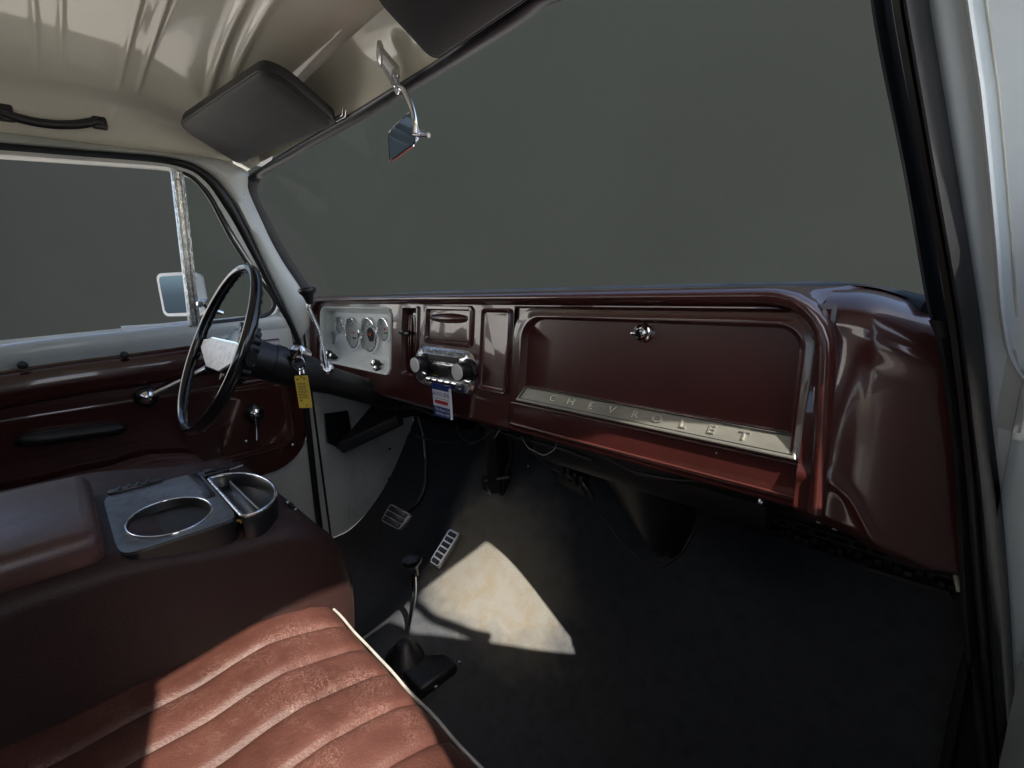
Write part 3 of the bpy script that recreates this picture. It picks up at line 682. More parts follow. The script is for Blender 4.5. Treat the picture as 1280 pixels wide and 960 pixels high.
b = B(); b.loft([[FT2(0, 1, .0014), FT2(1, 1, .0014)], [FT2(0, .93, .0034), FT2(1, .93, .0034)], [FT2(0, .86, .0012), FT2(1, .86, .0012)]]); b.build('bright_edge', 'chrome', glove, smooth=20)
plate_rim.build('inner_border', 'satin', glove, smooth=20)
U = (Tb1-Tb0).normalized(); V = ((T0+T1)/2 - (Tb0+Tb1)/2).normalized()
for ch, (px, py) in zip("CHEVROLET", ((692, 495), (714, 497.5), (739, 502), (765, 507.5), (794, 513.5), (821, 518), (853, 525), (888, 531.5), (928, 538.5))):
    p = at(px, py, y=.597); u_ = (p.x - .182)/.450
    text(ch, .0165, FT2(u_, .5, .0012), U, V, 'letter', 'letter', glove, depth=.0013, sx=1.35)
# lock
lk = at(803, 416, y=.617)
b = B(); b.lathe([(.0135, -.004), (.0135, .002), (.011, .005), (.010, .008), (.006, .008), (.0055, .005)], lk, (0, -1, 0), 24); lko = b.build('lock', 'chrome', glove, smooth=30)
b = B(); b.lathe([(.0075, .003), (.0075, .012), (.005, .014)], lk, (0, -1, .05), 18); b.box(lk + Vector((-.006, -.012, 0)), (.012, .004, .004), .0015); b.build('lock_button', 'chrome', lko, smooth=30)
# small hinge screws on the lower edge
for px, py in ((896, 566), (893, 585), (1017, 567)):
    b = B(); b.lathe([(.0022, -.001), (.0022, .001), (.001, .002)], at(px, py, y=.594), (0, -1, 0), 8); b.build('screw', 'silver', glove)

# blank panel between radio and glove box
b = B()
Z = [(.058, .143, .690, .852, .010, .0005), (.058, .143, .690, .852, .010, -.0045), (.0605, .1405, .6925, .8495, .009, -.006), (.064, .137, .696, .846, .008, -.0045), (.0665, .1345, .6985, .8435, .007, -.0012), (.070, .131, .702, .840, .006, -.0008)]
b.rings(FA, Z); b.build('blank_panel', 'maroon', dash, smooth=35)
# ashtray with hooded pull
b = B(); b.rings(FA, [(-.142, .031, .770, .856, .010, .0005), (-.140, .029, .772, .854, .010, -.005), (-.134, .024, .778, .849, .007, -.006), (-.131, .021, .781, .846, .006, .002)], fill=False)
b.build('ashtray_frame', 'maroon', dash, smooth=35)
b = B(); b.rings(FA, [(-.131, .021, .780, .847, .006, .004), (-.129, .019, .782, .845, .006, .0005), (-.122, .012, .788, .839, .005, .000)])
ash = b.build('ashtray', 'maroon', dash, smooth=35)
b = B(); rows = []
for i in range(17):
    t = i/16; x = lerp(-.124, .014, t); k = math.sin(math.pi*t)**.55
    c = FA(x, .829, 0); rows.append([c + Vector((0, -.020*k*math.sin(a)**1 if a < math.pi else 0, .011*math.cos(a)*(.35+.65*k))) + Vector((0, .002, 0)) for a in [math.pi*j/10 for j in range(11)]])
b.loft(rows); b.build('pull', 'maroon', ash, smooth=60)
# heater control: recessed slot with two levers
hc = thing('heater_control', FA(-.205, .69, 0), 'narrow upright heater control slot with sliding levers left of the radio', 'heater control')
b = B(); b.rings(FA, [(-.240, -.171, .686, .854, .006, .0005), (-.240, -.171, .686, .854, .006, -.005), (-.237, -.174, .690, .850, .005, -.0055), (-.234, -.177, .693, .847, .004, .004), (-.231, -.180, .696, .844, .004, .018)])
b.build('bezel', 'maroon', hc, smooth=30)
for x in (-.223, -.214, -.199, -.190):
    b = B(); b.box(FA(x, .765, .012), (.003, .012, .135), .001, rot=Matrix.Rotation(-R(7.4), 3, 'X')); b.build('slide_rail', 'maroon', hc)
for x, z in ((-.219, .793), (-.195, .790)):
    b = B(); b.box(FA(x, z, -.001), (.006, .028, .005), .001); b.box(FA(x, z, -.016), (.020, .008, .011), .003); b.build('lever', 'black', hc)
b = B(); b.box(FA(-.196, .822, .010), (.026, .003, .030), .002); b.build('label_plate', 'cluster', hc)

# instrument cluster
ic = thing('instrument_cluster', FA(-.51, .68, 0), 'silver instrument cluster with round gauges set in a deep cove', 'instrument cluster')
YB = .655
b = B()
fr_ = rrect(-.727, -.296, .682, .846, (.012, .020, .026, .026)); bk = rrect(-.745, -.350, .708, .828, .012)
b.loft([[FA(u, v, .001) for u, v in rrect(-.731, -.292, .678, .850, (.014, .022, .028, .028))], [FA(u, v, -.004) for u, v in rrect(-.730, -.293, .679, .849, (.014, .022, .028, .028))], [FA(u, v, -.003) for u, v in fr_],
        [FA(u, v, .006) for u, v in rrect(-.725, -.298, .684, .843, (.012, .020, .026, .026))]] + [[Vector((lerp(a[0], c[0], t), lerp(fy(a[1])+.006, YB, t), lerp(a[1], c[1], t))) for a, c in zip(fr_, bk)] for t in (.08, .4, .8, 1)], close=True)
b.build('cove', 'cluster', ic, smooth=40)
b = B(); b.add([Vector((u, YB, v)) for u, v in bk], [tuple(range(len(bk)))]); b.build('gauge_panel', 'cluster', ic)
for gx, gz, r, big in ((-.591, .769, .047, 1), (-.486, .769, .050, 2), (-.672, .790, .028, 0), (-.728, .746, .022, 0), (-.398, .788, .032, 0), ):
    c = Vector((gx, YB, gz)); ax = (0, -1, 0)
    b = B(); b.lathe([(r*1.02, .0), (r*1.02, .008), (r*.99, .011), (r*.93, .0115), (r*.90, .008), (r*.90, .002)], c, ax, 32)
    b.f = b.f[:-2]; q = b.build('gauge', 'chrome', ic, smooth=30)
    b = B(); b.lathe([(r*.90, .0012), (r*.90, .0018)], c, ax, 32); b.build('dial', 'dial', q)
    b = B()
    nt_ = 27 if big else 9
    for k in range(nt_):
        a = R(-125 + 250*k/(nt_-1)); L_ = r*(.12 if k % 2 == 0 else .07)
        pm = c + Vector((math.sin(a)*r*.78, -.0022, math.cos(a)*r*.78)); b.box(pm, (r*.022 + .0004, .0006, L_), 0, Matrix.Rotation(a, 3, 'Y'))
    b.box(c + Vector((0, -.0022, -r*.35)), (r*.5, .0006, r*.12)); b.lathe([(r*.42, .002), (r*.42, .0024)], c, ax, 24) if big == 2 else None
    b.build('scale_marks', 'print', q)
    if big:
        for k in range(0, 7):
            a = R(-120 + 40*k); text(str((k*20) if big == 2 else (k*10)), r*.17, c + Vector((math.sin(a)*r*.58, -.0024, math.cos(a)*r*.58)), (1, 0, 0), (0, 0, 1), 'print', 'numeral', q, depth=.0002)
    a = R(-95 if big else -40); b = B(); b.box(c + Vector((math.sin(a)*r*.35, -.0045, math.cos(a)*r*.35)), (.0016, .0008, r*.7), 0, Matrix.Rotation(a, 3, 'Y')); b.lathe([(r*.10, .003), (r*.08, .006)], c, ax, 12); b.build('needle', 'needle', q)
    b = B(); b.lathe([(r*.90, .0092), (r*.90, .0098)], c, ax, 32); b.build('lens', 'dialglass', q)
for i in range(5):
    b = B(); b.box(Vector((-.665+.0*i, YB-.001, .742 - .007*i)), (.045, .003, .002), .0005); b.build('louvre', 'cluster', ic)
for i in range(5):
    b = B(); b.box(Vector((-.398, YB-.001, .744 - .007*i)), (.055, .003, .002), .0005); b.build('louvre', 'cluster', ic)
b = B(); b.box(Vector((-.538, YB-.003, .738)), (.010, .006, .030), .002); b.build('post', 'silver', ic)
def knob(c, ax, r, L_, name, par, m='black', cap='chrome'):
    b = B(); b.lathe([(r*.6, 0), (r*.6, L_*.35), (r, L_*.45), (r*1.02, L_*.75), (r*.9, L_)], c, ax, 18); q = b.build(name, m, par, smooth=40)
    if cap: b = B(); b.lathe([(r*.75, L_*.98), (r*.7, L_*1.06), (r*.3, L_*1.12)], c, ax, 18); b.build('cap', cap, q)
    return q
knob(Vector((-.395, .630, .690)), (.1, -.9, .45), .011, .030, 'light_switch', ic); knob(Vector((-.375, .615, .684)), (.2, -.9, .35), .008, .02, 'wiper_switch', ic)
knob(Vector((-.690, .625, .692)), (.1, -.9, .45), .013, .030, 'light_switch', ic); knob(Vector((-.660, .620, .690)), (.1, -.9, .5), .010, .024, 'choke_knob', ic)

# radio
FR = lambda u, v, w: Vector((u, fy(v) + w, v))
rd = thing('car_radio', FA(-.06, .68, 0), 'chrome faced vintage car radio with two round white tipped knobs', 'radio')
b = B(); b.rings(FR, [(-.166, .048, .676, .764, .024, .0), (-.166, .048, .676, .764, .024, -.006), (-.162, .044, .680, .760, .022, -.010), (-.150, .032, .688, .752, .016, -.0095), (-.128, .010, .693, .748, .004, -.013)], fill=True)
b.build('faceplate', 'chrome_pit', rd, smooth=25)
b = B(); b.rings(FR, [(-.118, .002, .737, .750, .002, -.012), (-.118, .002, .737, .750, .002, -.0155)]); b.build('tuning_strip', 'satin', rd)
b = B(); b.rings(FR, [(-.112, -.006, .702, .732, .003, -.012), (-.112, -.006, .702, .732, .003, -.017), (-.108, -.010, .705, .729, .003, -.0145)]); b.build('dial_frame', 'chrome', rd, smooth=25)
b = B(); b.rings(FR, [(-.106, -.030, .707, .727, .002, -.0145), (-.106, -.030, .707, .727, .002, -.0152)]); b.build('display', 'black', rd)
for i in range(5):
    b = B(); x = -.106 + .0235*i; b.rings(FR, [(x, x+.018, .689, .699, .002, -.010), (x, x+.018, .689, .699, .002, -.020), (x+.002, x+.016, .691, .697, .001, -.021)]); b.build('push_button', 'chrome', rd)
b = B(); b.rings(FR, [(-.12, .006, .684, .6865, .001, -.008), (-.12, .006, .684, .6865, .001, -.013)]); b.build('lower_bar', 'chrome', rd)
for px, py, r in ((520, 452, .0185), (572, 463, .0185)):
    k = at(px, py, y=.578); c = Vector((k.x + .018, fy(.725)-.008, .7285))
    ax = Vector((-.0, -1, -.0)); b = B(); b.lathe([(r*1.25, -.001), (r*1.25, .004), (r*1.05, .008)], c, ax, 24); kb = b.build('knob_ring', 'black', rd)
    b = B(); b.lathe([(r*.95, .006), (r, .010), (r, .028), (r*.93, .032)], c, ax, 24); kn = b.build('knob', 'black', rd, smooth=35)
    b = B(); b.lathe([(r*.90, .031), (r*.88, .0345), (r*.3, .036)], c, ax, 24); b.build('knob_cap', 'white', kn, smooth=50)
    b = B(); b.tube([c + Vector((r*1.3*math.cos(a), -.006, r*1.3*math.sin(a))) for a in [R(200+14*j) for j in range(12)]], .0022, 8); b.build('tone_ring', 'chrome', kb)

# blue card tag hanging from the radio
ht = thing('card_tag', at(549, 480, y=.567), 'blue and white card tag hanging from the chrome radio', 'tag')
TT = at(543, 481, y=.566); ex = Vector((1, 0, 0)); ez = (at(549, 519, y=.566) - at(543, 479, y=.566)); ez = Vector((.02, -.03, 1)).normalized()
hgt = (at(543, 479, y=.566) - at(549, 519, y=.566)).length; wid = (at(563, 486, y=.566) - at(540, 481, y=.566)).length
P0 = at(539.5, 480, y=.566)
def FC(u, v, w): return P0 + ex*u + ez*v + Vector((0, -1, 0))*w
b = B(); b.rings(FC, [(0, wid, -hgt, .004, .002, 0), (0, wid, -hgt, .004, .002, .0012)]); b.build('card', 'blue', ht)
b = B(); b.rings(FC, [(.003, wid-.003, -hgt*.66, -hgt*.14, .001, .0012), (.003, wid-.003, -hgt*.66, -hgt*.14, .001, .0016)]); b.build('white_field', 'white_print', ht)
Nn = ex.cross(ez)
text("AUTO SPA", wid*.19, FC(wid*.5, -hgt*.27, .002), ex, ez, 'blue', 'printed_word', ht, .0001)
b = B(); b.rings(FC, [(wid*.14, wid*.86, -hgt*.57, -hgt*.46, hgt*.05, .0016), (wid*.14, wid*.86, -hgt*.57, -hgt*.46, hgt*.05, .0020)]); b.build('red_emblem', 'red_print', ht)
b = B(); b.rings(FC, [(wid*.10, wid*.90, -hgt*.405, -hgt*.395, .0001, .0016), (wid*.10, wid*.90, -hgt*.405, -hgt*.395, .0001, .0019)]); b.build('rule', 'print', ht)
text("The Auto Co", wid*.14, FC(wid*.5, -hgt*.76, .0014), ex, ez, 'white_print', 'printed_word', ht, .0001)
text("autospa.com", wid*.145, FC(wid*.5, -hgt*.88, .0014), ex, ez, 'white_print', 'printed_word', ht, .0001)
b = B(); b.box(FC(wid+.0010, -hgt*.5, .002), (.0008, .006, hgt*.95), 0, None); b.build('side_fold', 'white_print', ht)

# ------------------------------------------------------------------ steering column, wheel, levers, key
ax_ = Vector((0, .9, -.44)).normalized(); WC = Vector((-.415, .262, .782))
sc_ = thing('steering_column', WC + ax_*.55, 'black steering column running under the dashboard', 'steering column')
b = B(); b.lathe([(.026, .02), (.040, .035), (.044, .06), (.044, .20), (.040, .22), (.035, .26), (.030, .75)], WC, ax_, 28); b.build('jacket', 'satin', sc_, smooth=40)
b = B(); b.lathe([(.047, .10), (.047, .125)], WC, ax_, 28); b.build('collar', 'black', sc_)
b = B(); b.tube([at(428, 560, x=-.60), at(500, 525, x=-.30)], [(.016, .010)]*2, 8); b.build('brace', 'satin', sc_)
b = B(); p_ = WC + ax_*.20; b.tube([at(408, 460, x=-.375), at(404, 436, x=-.38), at(398, 412, x=-.385), at(386, 386, x=-.39), at(386, 374, x=-.39)], [.006, .0052, .005, .005, .006], 12); lv = b.build('shift_lever', 'chrome_pit', sc_, smooth=70)
b = B(); b.lathe([(.008, -.006), (.010, .004), (.013, .014), (.019, .022), (.021, .028), (.018, .033), (.006, .035)], at(387, 377, x=-.39), Vector((0, -.1, 1)), 20); b.build('shift_knob', 'black', lv, smooth=60)
b = B(); b.lathe([(.016, -.012), (.017, .006), (.010, .012)], at(408, 460, x=-.385), (1, -.2, .2), 16); b.build('lever_boss', 'chrome_pit', sc_)
sw = thing('steering_wheel', WC, 'black steering wheel with silver horn bar', 'steering wheel')
e1 = Vector((1, 0, 0)); e2 = ax_.cross(e1).normalized();
if e2.z < 0: e2 = -e2
RW = .188; rows = []
NW = 144
for i in range(NW):
    a = 2*math.pi*i/NW; d_ = e1*math.cos(a) + e2*math.sin(a); c = WC + d_*RW - ax_*.012; row = []
    for k in range(14):
        q = 2*math.pi*k/14; rr_ = .0108
        sc2 = 1 + (.16*max(0, math.sin(a*44))*(1 if (math.sin(q) > .1 and math.cos(q) < .8) else 0))
        row.append(c + d_*math.cos(q)*rr_*.85*sc2 + ax_*math.sin(q)*rr_*1.1*sc2)
    rows.append(row)
b = B(); b.loft(rows + [rows[0]], close=True); b.build('rim', 'wheelblack', sw, smooth=60)
def FW(u, v, w): return WC + e1*u + e2*v - ax_*w
# spokes and horn bar
b = B()
for s_ in (-1, 1):
    rws = []
    for i in range(9):
        t = i/8; u = lerp(.03, .203, t)*s_; h_ = lerp(.040, .018, smooth(t)); w_ = lerp(-.022, .0, t**1.4) - .002
        rws.append([FW(u, h_*math.cos(q)*.9 - .004, w_ + .010*math.sin(q)) for q in [2*math.pi*j/12 for j in range(12)]])
    b.loft(rws, close=True, caps=True)
b.build('spoke', 'wheelblack', sw, smooth=60)
b = B(); poly = [(-.178, .012), (-.178, -.010), (-.060, -.050), (.060, -.050), (.178, -.010), (.178, .012), (.10, .020), (-.10, .020)]
b.loft([[FW(u*k, v*k + 0, w) for u, v in poly] for k, w in ((1.02, -.010), (1.02, .002), (.99, .006))], close=True); b.f.append(tuple(range(len(b.v)-8, len(b.v))))
hb_ = b.build('horn_bar', 'chrome', sw, smooth=25)
b = B(); b.loft([[FW(u*k, v*k - .002, w) for u, v in poly] for k, w in ((.92, .006), (.92, .0078))], close=True); b.f.append(tuple(range(len(b.v)-8, len(b.v)))); b.build('horn_inlay', 'grained', hb_, smooth=25)
b = B(); b.lathe([(.055, -.045), (.060, -.02), (.052, -.012), (.046, -.010)], WC, -ax_, 28); b.build('hub', 'black', sw, smooth=50)
for k in range(9):
    a = R(-70 + 140*k/8); b = B(); c = WC + ax_*.030 + (e1*math.cos(a) + e2*math.sin(a))*.062
    b.lathe([(.009, -.022), (.011, 0), (.009, .022)], c, ax_, 10); b.build('hub_rib', 'satin', sw, smooth=60)

# ignition lock with key, ring and yellow tag
KX = -.365
ig = thing('ignition_lock', at(375, 446, x=KX), 'chrome ignition lock with the key in it above the yellow tag', 'ignition lock')
c = at(376, 441, x=KX-.012)
b = B(); b.lathe([(.015, -.03), (.015, .004), (.017, .006), (.017, .020), (.013, .024)], c, (.75, -.6, .25), 22); b.build('barrel', 'chrome', ig, smooth=30)
b = B(); kc = c + Vector((.02, -.018, .002)); b.box(kc, (.004, .026, .024), .0015, Matrix.Rotation(R(-40), 3, 'Z')); b.build('key', 'chrome', ig)
kt = thing('key_tag', at(376, 470, x=KX), 'yellow card key tag with black handwriting on a metal ring', 'key tag')
rc = at(374, 453, x=KX+.012)
dv = Vector((.74, -.67, 0)); du = Vector((.67, .74, 0))
b = B(); b.tube([rc + du*.0125*math.cos(a) + Vector((0, 0, .0135*math.sin(a))) for a in [2*math.pi*j/28 for j in range(28)]], .0016, 8, closed=True)
b.tube([rc + du*.0145*math.cos(a) + dv*.003 + Vector((0, 0, .0155*math.sin(a)-.003)) for a in [2*math.pi*j/28 for j in range(28)]], .0013, 8, closed=True); b.build('ring', 'chrome', kt)
b = B(); b.tube([rc + Vector((0, 0, -.014)), rc + dv*.004 + Vector((0, 0, -.028))], [(.003, .0012)]*2, 8); b.tube([rc + du*.006 + Vector((0, 0, -.013)), rc + du*.009 + dv*.004 + Vector((0, 0, -.026))], [(.003, .0012)]*2, 8); b.build('spare_key', 'chrome', kt)
tl, tr_, bl_, br_ = at(366.5, 470, x=KX+.016), at(386, 468.5, x=KX+.016+.0), at(371.5, 511, x=KX+.016), at(391, 509, x=KX+.016)
wd = .031; hh = (tl-bl_).length; uu = du; cc = (tl+tr_)*.5; vvv = (bl_ - tl).normalized(); vvv = Vector((0, 0, -1)) + du*.02; vvv.normalize()
def FK(u, v, w): return cc + uu*u + vvv*v + dv*w
b = B(); b.rings(lambda u, v, w: FK(u, v, w), [(-wd/2, wd/2, 0, hh, .003, 0), (-wd/2, wd/2, 0, hh, .003, .0015)]); b.build('tag_card', 'yellow', kt, smooth=25)
b = B(); random.seed(3)
for r_ in range(6):
    y0 = hh*(.24 + .085*r_); x0 = -wd*.36; n_w = random.randint(10, 18)
    pts = [FK(x0 + wd*.72*k/24, y0 + (random.random()-.5)*.0022, .0017) for k in range(8 + n_w)]
    b.tube(pts, .0005, 4)
    b.tube([FK(x0-.001, y0+hh*.035, .0016), FK(x0+wd*.74, y0+hh*.033, .0016)], .0003, 4)
for (u0, v0) in ((-.30, .12), (.22, .10), (-.25, .76)):
    b.box(FK(u0*wd, v0*hh, .0016), (.004, .0004, .003), 0, Matrix.Rotation(R(48), 3, 'Z'))
b.lathe([(.0018, 0), (.0018, .0005)], FK(0, hh*.05, .0014), dv, 12); b.lathe([(.0016, 0), (.0016, .0005)], FK(wd*.08, hh*.92, .0014), dv, 12)
b.build('handwriting', 'print', kt)

# ------------------------------------------------------------------ visors, mirror, grab handle
def visor(A_, B_, C2, D_, name, label):
    A_, B_, C2, D_ = map(Vector, (A_, B_, C2, D_)); n_ = (B_-A_).cross(D_-A_).normalized()
    if n_.z > 0: n_ = -n_
    def F(u, v, w): return (A_.lerp(B_, u)).lerp(D_.lerp(C2, u), v) + n_*w
    t = thing(name, A_, label, 'sun visor')
    def rr2(ins):
        out = []; rc = (.03, .05, .28, .28)
        ru = (.025, .04, .10, .09); rv = (.08, .14, .36, .30)
        for (cu, cv, a0), a_, c_ in zip(((0, 0, 180), (1, 0, 270), (1, 1, 0), (0, 1, 90)), ru, rv):
            ou = cu + (a_ if cu == 0 else -a_); ov = cv + (c_ if cv == 0 else -c_)
            for k in range(8):
                q = R(a0 + 90*k/7); out.append(((ou + a_*math.cos(q))*(1-2*ins) + ins, (ov + c_*math.sin(q))*(1-2*ins*2.4) + ins*2.4))
        return out
    b = B(); rows = []
    for ins, w in ((.004, -.012), (0, -.006), (0, .006), (.006, .012), (.02, .0145), (.12, .016)):
        rows.append([F(u, v, w) for u, v in rr2(ins)])
    b.loft(rows, close=True); b.f.append(tuple(range(len(b.v)-32, len(b.v)))); b.f.append(tuple(range(0, 32)))
    body = b.build('padded_board', 'visor', t, smooth=50)
    b = B(); b.tube([F(u, v, .009) for u, v in rr2(.001)], .0022, 6, closed=True); b.build('piping', 'satin', body, smooth=80)
    return t, F
v1, F1 = visor((-.705, .435, 1.252), (-.225, .497, 1.243), (-.175, .355, 1.302), (-.628, .292, 1.302), 'sun_visor', 'charcoal sun visor over the driver side of the windshield')
b = B(); p = F1(1.0, .02, .0); b.tube([p + Vector((-.01, .002, 0)), p + Vector((.02, .006, .002)), p + Vector((.03, .004, .012))], .005, 10); b.build('hinge_clip', 'chrome', v1)
b = B(); p = F1(.06, .0, .0); b.tube([p, p + Vector((-.02, .012, 0)), p + Vector((-.02, .02, .012))], .004, 8); b.box(p + Vector((-.015, .008, .0)), (.02, .012, .01), .003); b.build('hinge_bracket', 'black', v1)
v2, F2 = visor((.635, .475, 1.245), (.128, .494, 1.244), (.140, .372, 1.306), (.60, .330, 1.300), 'sun_visor', 'dark sun visor cut by the top edge on the passenger side')

gh = thing('grab_handle', (-.745, .08, 1.30), 'black strap grab handle on the cream rail above the driver door', 'grab handle')
b = B(); pts = [sl(px, py, 'x', lambda z: -.742) for px, py in ((4, 141), (20, 147), (45, 153), (70, 156), (95, 156), (114, 153), (126, 150))]
b.tube(relax(resample(pts, 24), 2), [(.0095, .005)]*24, 10, flat=(0, 0, 1)); b.build('strap', 'black', gh, smooth=60)
for px, py in ((6, 141), (124, 152)):
    p = at(px, py, x=-.748); b = B(); b.box(p, (.016, .028, .034), .004); q = b.build('end_block', 'black', gh)
    b = B(); b.box(p + Vector((.009, 0, -.001)), (.004, .012, .012), .0015); b.build('bolt_cover', 'satin', q)

rm = thing('rear_view_mirror', at(478, 70, y=.49), 'chrome rear view mirror hanging from the header between the visors', 'mirror')
m0, m1 = at(472, 62, y=.475), at(496, 98, y=.495)
n_ = Vector((0, -.25, -1)).normalized(); dr = (m1-m0).normalized(); sd = dr.cross(n_).normalized()
b = B(); rows = []
for t, w, h_ in ((0, .013, .014), (.12, .017, .019), (.25, .017, .017), (.27, .015, .014), (1.0, .026, .018), (1.05, .027, .020), (1.1, .022, .016)):
    c = m0.lerp(m1, t); rows.append([c + sd*w*math.cos(q) + n_*h_*math.sin(q) for q in [2*math.pi*k/14 for k in range(14)]])
b.loft(rows, close=True, caps=True); br = b.build('bracket', 'silver', rm, smooth=35)
for k in range(9):
    c = m0.lerp(m1, .34 + .07*k); w = lerp(.013, .019, k/8); b = B(); b.box(c + n_*(.0125+.0005*k), (w*1.3, .0018, .003), .0006, Matrix((sd, dr, n_)).transposed()); b.build('rib', 'chrome_pit', br)
b = B(); 
for s_ in (-1, 1): b.lathe([(.006, -.008), (.007, 0), (.006, .008)], m1 + sd*.022*s_ + n_*.006, sd, 10)
b.build('clamp_screw', 'chrome', rm)
b = B(); b.tube(relax(resample([m1 + n_*.012, at(505, 112, y=.497), at(515, 134, y=.50), at(519, 150, y=.502), at(519, 166, y=.503)], 14), 1), .0048, 12); b.build('arm', 'chrome', rm, smooth=70)
gx = [at(*p, y=.502) for p in ((515, 139), (486, 163), (486, 197), (490, 202), (520, 182), (519, 168), (521, 150))]
# the head: mirror face turned towards the driver, tapering chrome shell behind
fA = [Vector(p) for p in (at(513, 140, y=.512), at(486, 166, y=.478), at(488, 201, y=.474), at(519, 178, y=.508))]
cN = (fA[1]-fA[0]).cross(fA[2]-fA[0]).normalized()
if cN.dot(CAM - fA[0]) < 0: cN = -cN
def FR3(u, v, w):
    return (fA[0].lerp(fA[1], u)).lerp(fA[3].lerp(fA[2], u), v) + cN*w
back = at(534, 164, y=.530)
b = B(); rows = [[FR3(u, v, w) for u, v in rrect(-.04, 1.04, -.04, 1.04, .14)] for w in (.0005,)] + [[FR3(u, v, -.004) for u, v in rrect(-.06, 1.06, -.06, 1.06, .16)]]
cM2 = (fA[0]+fA[1]+fA[2]+fA[3])/4
rows.append([FR3(u, v, -.004).lerp(back, .6) for u, v in rrect(.1, .9, .1, .9, .2)]); rows.append([FR3(u, v, -.004).lerp(back, .97) for u, v in rrect(.1, .9, .3, .7, .2)])
b.loft(rows, close=True, caps=False); b.f.append(tuple(range(len(b.v)-28, len(b.v)))); b.build('mirror_shell', 'chrome', rm, smooth=40)
b = B(); b.add([FR3(u, v, .001) for u, v in rrect(0, 1, 0, 1, .12)], [tuple(range(28))]); b.build('mirror_glass', 'mirror', rm)
b = B(); b.tube([at(518, 168, y=.508), at(536, 169, y=.515)], .0042, 10); b.build('day_night_lever', 'chrome', rm)

# ------------------------------------------------------------------ bench seat
seat = thing('bench_seat', (.0, -.1, .1), 'oxblood leather bench seat with pleated cushion and white front piping', 'bench seat')
PY = [(-.60, .452), (-.30, .448), (-.07, .443), (0, .444), (.047, .444), (.088, .449), (.126, .451), (.168, .443), (.206, .432), (.227, .420), (.236, .404), (.239, .385), (.237, .36), (.232, .28), (.232, .14)]
d_ = [0]
for a, c in zip(PY, PY[1:]): d_.append(d_[-1] + math.hypot(c[0]-a[0], c[1]-a[1]))
def prof_y(t):
    s_ = t*d_[-1]; k = max(j for j in range(len(PY)-1) if d_[j] <= s_ + 1e-9); f = (s_-d_[k])/(d_[k+1]-d_[k])
    return lerp(PY[k][0], PY[k+1][0], min(1, f)), lerp(PY[k][1], PY[k+1][1], min(1, f))
def cushion(x0, x1, sx, dz, name):
    nx = int((x1-x0)/.003); b = B()
    def fn(u, v):
        x = lerp(x0, x1, u); y, z = prof_y(v)
        ph = ((x - sx)/.063) % 1.0; k = abs(2*ph-1)                    # 1 at the seam
        bul = .0062*(1 - k**4.5) - .0075*math.exp(-((1-k)/.045)**2)
        wob = .0012*math.sin(x*31 + y*17) + .0010*math.sin(y*46 + x*12)
        end = smooth((y+.62)/.05); fr_ = 1 if z > .425 else max(0, 1-(.425-z)/.05)
        edge = -.05*smooth((x-(x1-.06))/.06)**2
        return Vector((x, y + bul*.4*(1-fr_), z + (bul + wob)*fr_ + dz + edge))
    b.grid(fn, nx, 130); return b.build(name, 'leather', seat, smooth=75)
cushion(.085, .80, .171, 0, 'pleated_cushion')
cushion(-.76, -.30, -.33, .035, 'pleated_cushion')
b = B(); b.tube([Vector((lerp(.12, .80, i/40), (.2345 + .0006*math.sin(i*.9)), .4185 + .0008*math.sin(i*1.3))) for i in range(41)], .0019, 10); b.build('front_piping', 'piping', seat, smooth=80)
b = B(); b.box((.02, -.52, .72), (1.56, .12, .62), .04, seg=3)
for i in range(25): b.box((-.74 + .063*i, -.462, .72), (.058, .03, .54), .013, seg=3)
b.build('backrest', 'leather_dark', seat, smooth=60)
b = B(); b.box((.0, -.2, .17), (1.5, .8, .26), .02); b.build('seat_base', 'satin', seat)
# raised centre section
CP = [(-.60, .605), (-.2, .606), (-.02, .606), (.03, .600), (.075, .588), (.13, .577), (.18, .574), (.205, .568), (.232, .551), (.256, .524), (.272, .490), (.280, .450), (.282, .40), (.275, .33), (.26, .22), (.26, .14)]
CP2 = []
for i in range(len(CP)-1):
    for k in range(5): CP2.append((lerp(CP[i][0], CP[i+1][0], k/5), lerp(CP[i][1], CP[i+1][1], k/5)))
CP2.append(CP[-1])
for _ in range(4): CP2 = [CP2[0]] + [((CP2[i-1][0]+2*CP2[i][0]+CP2[i+1][0])/4, (CP2[i-1][1]+2*CP2[i][1]+CP2[i+1][1])/4) for i in range(1, len(CP2)-1)] + [CP2[-1]]
rows = []
for y, z in CP2:
    core = Vector((0, min(y, .16), .42 if z > .42 else z)); row = []
    P_ = Vector((0, y, z)); toC = (core - P_); L_ = max(toC.length, 1e-4); toC.normalize()
    for s_ in (-1, 1):
        seq = []
        for k in range(9):
            a = R(90*k/8); seq.append((.0 + .035*math.sin(a), .026*(1-math.cos(a))))
        for k in range(1, 9): seq.append((.035 + .020*(k/8)**1.3, .026 + (max(.13, L_)-.026)*k/8))
        xe = .072 if s_ > 0 else -.29
        pts = [Vector((xe + s_*dx_, 0, 0)) + P_ + toC*min(dd_, L_*1.25) for dx_, dd_ in seq]
        if s_ < 0: row += pts[::-1]
        else: row += pts
    n_mid = []
    rows.append(row)
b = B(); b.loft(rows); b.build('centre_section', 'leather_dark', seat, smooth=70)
b = B(); b.tube([Vector((.082, y, z-.0015)) for y, z in CP2 if .0 < y and z > .30], .0018, 6); b.tube([Vector((-.295, y, z-.004)) for y, z in CP2 if z > .30], .0025, 6); b.build('stitched_seam', 'leather_dark', seat, smooth=80)
# folding armrest lid
b = B(); b.box((-.045, -.302, .612), (.27, .60, .048), .016, seg=3)
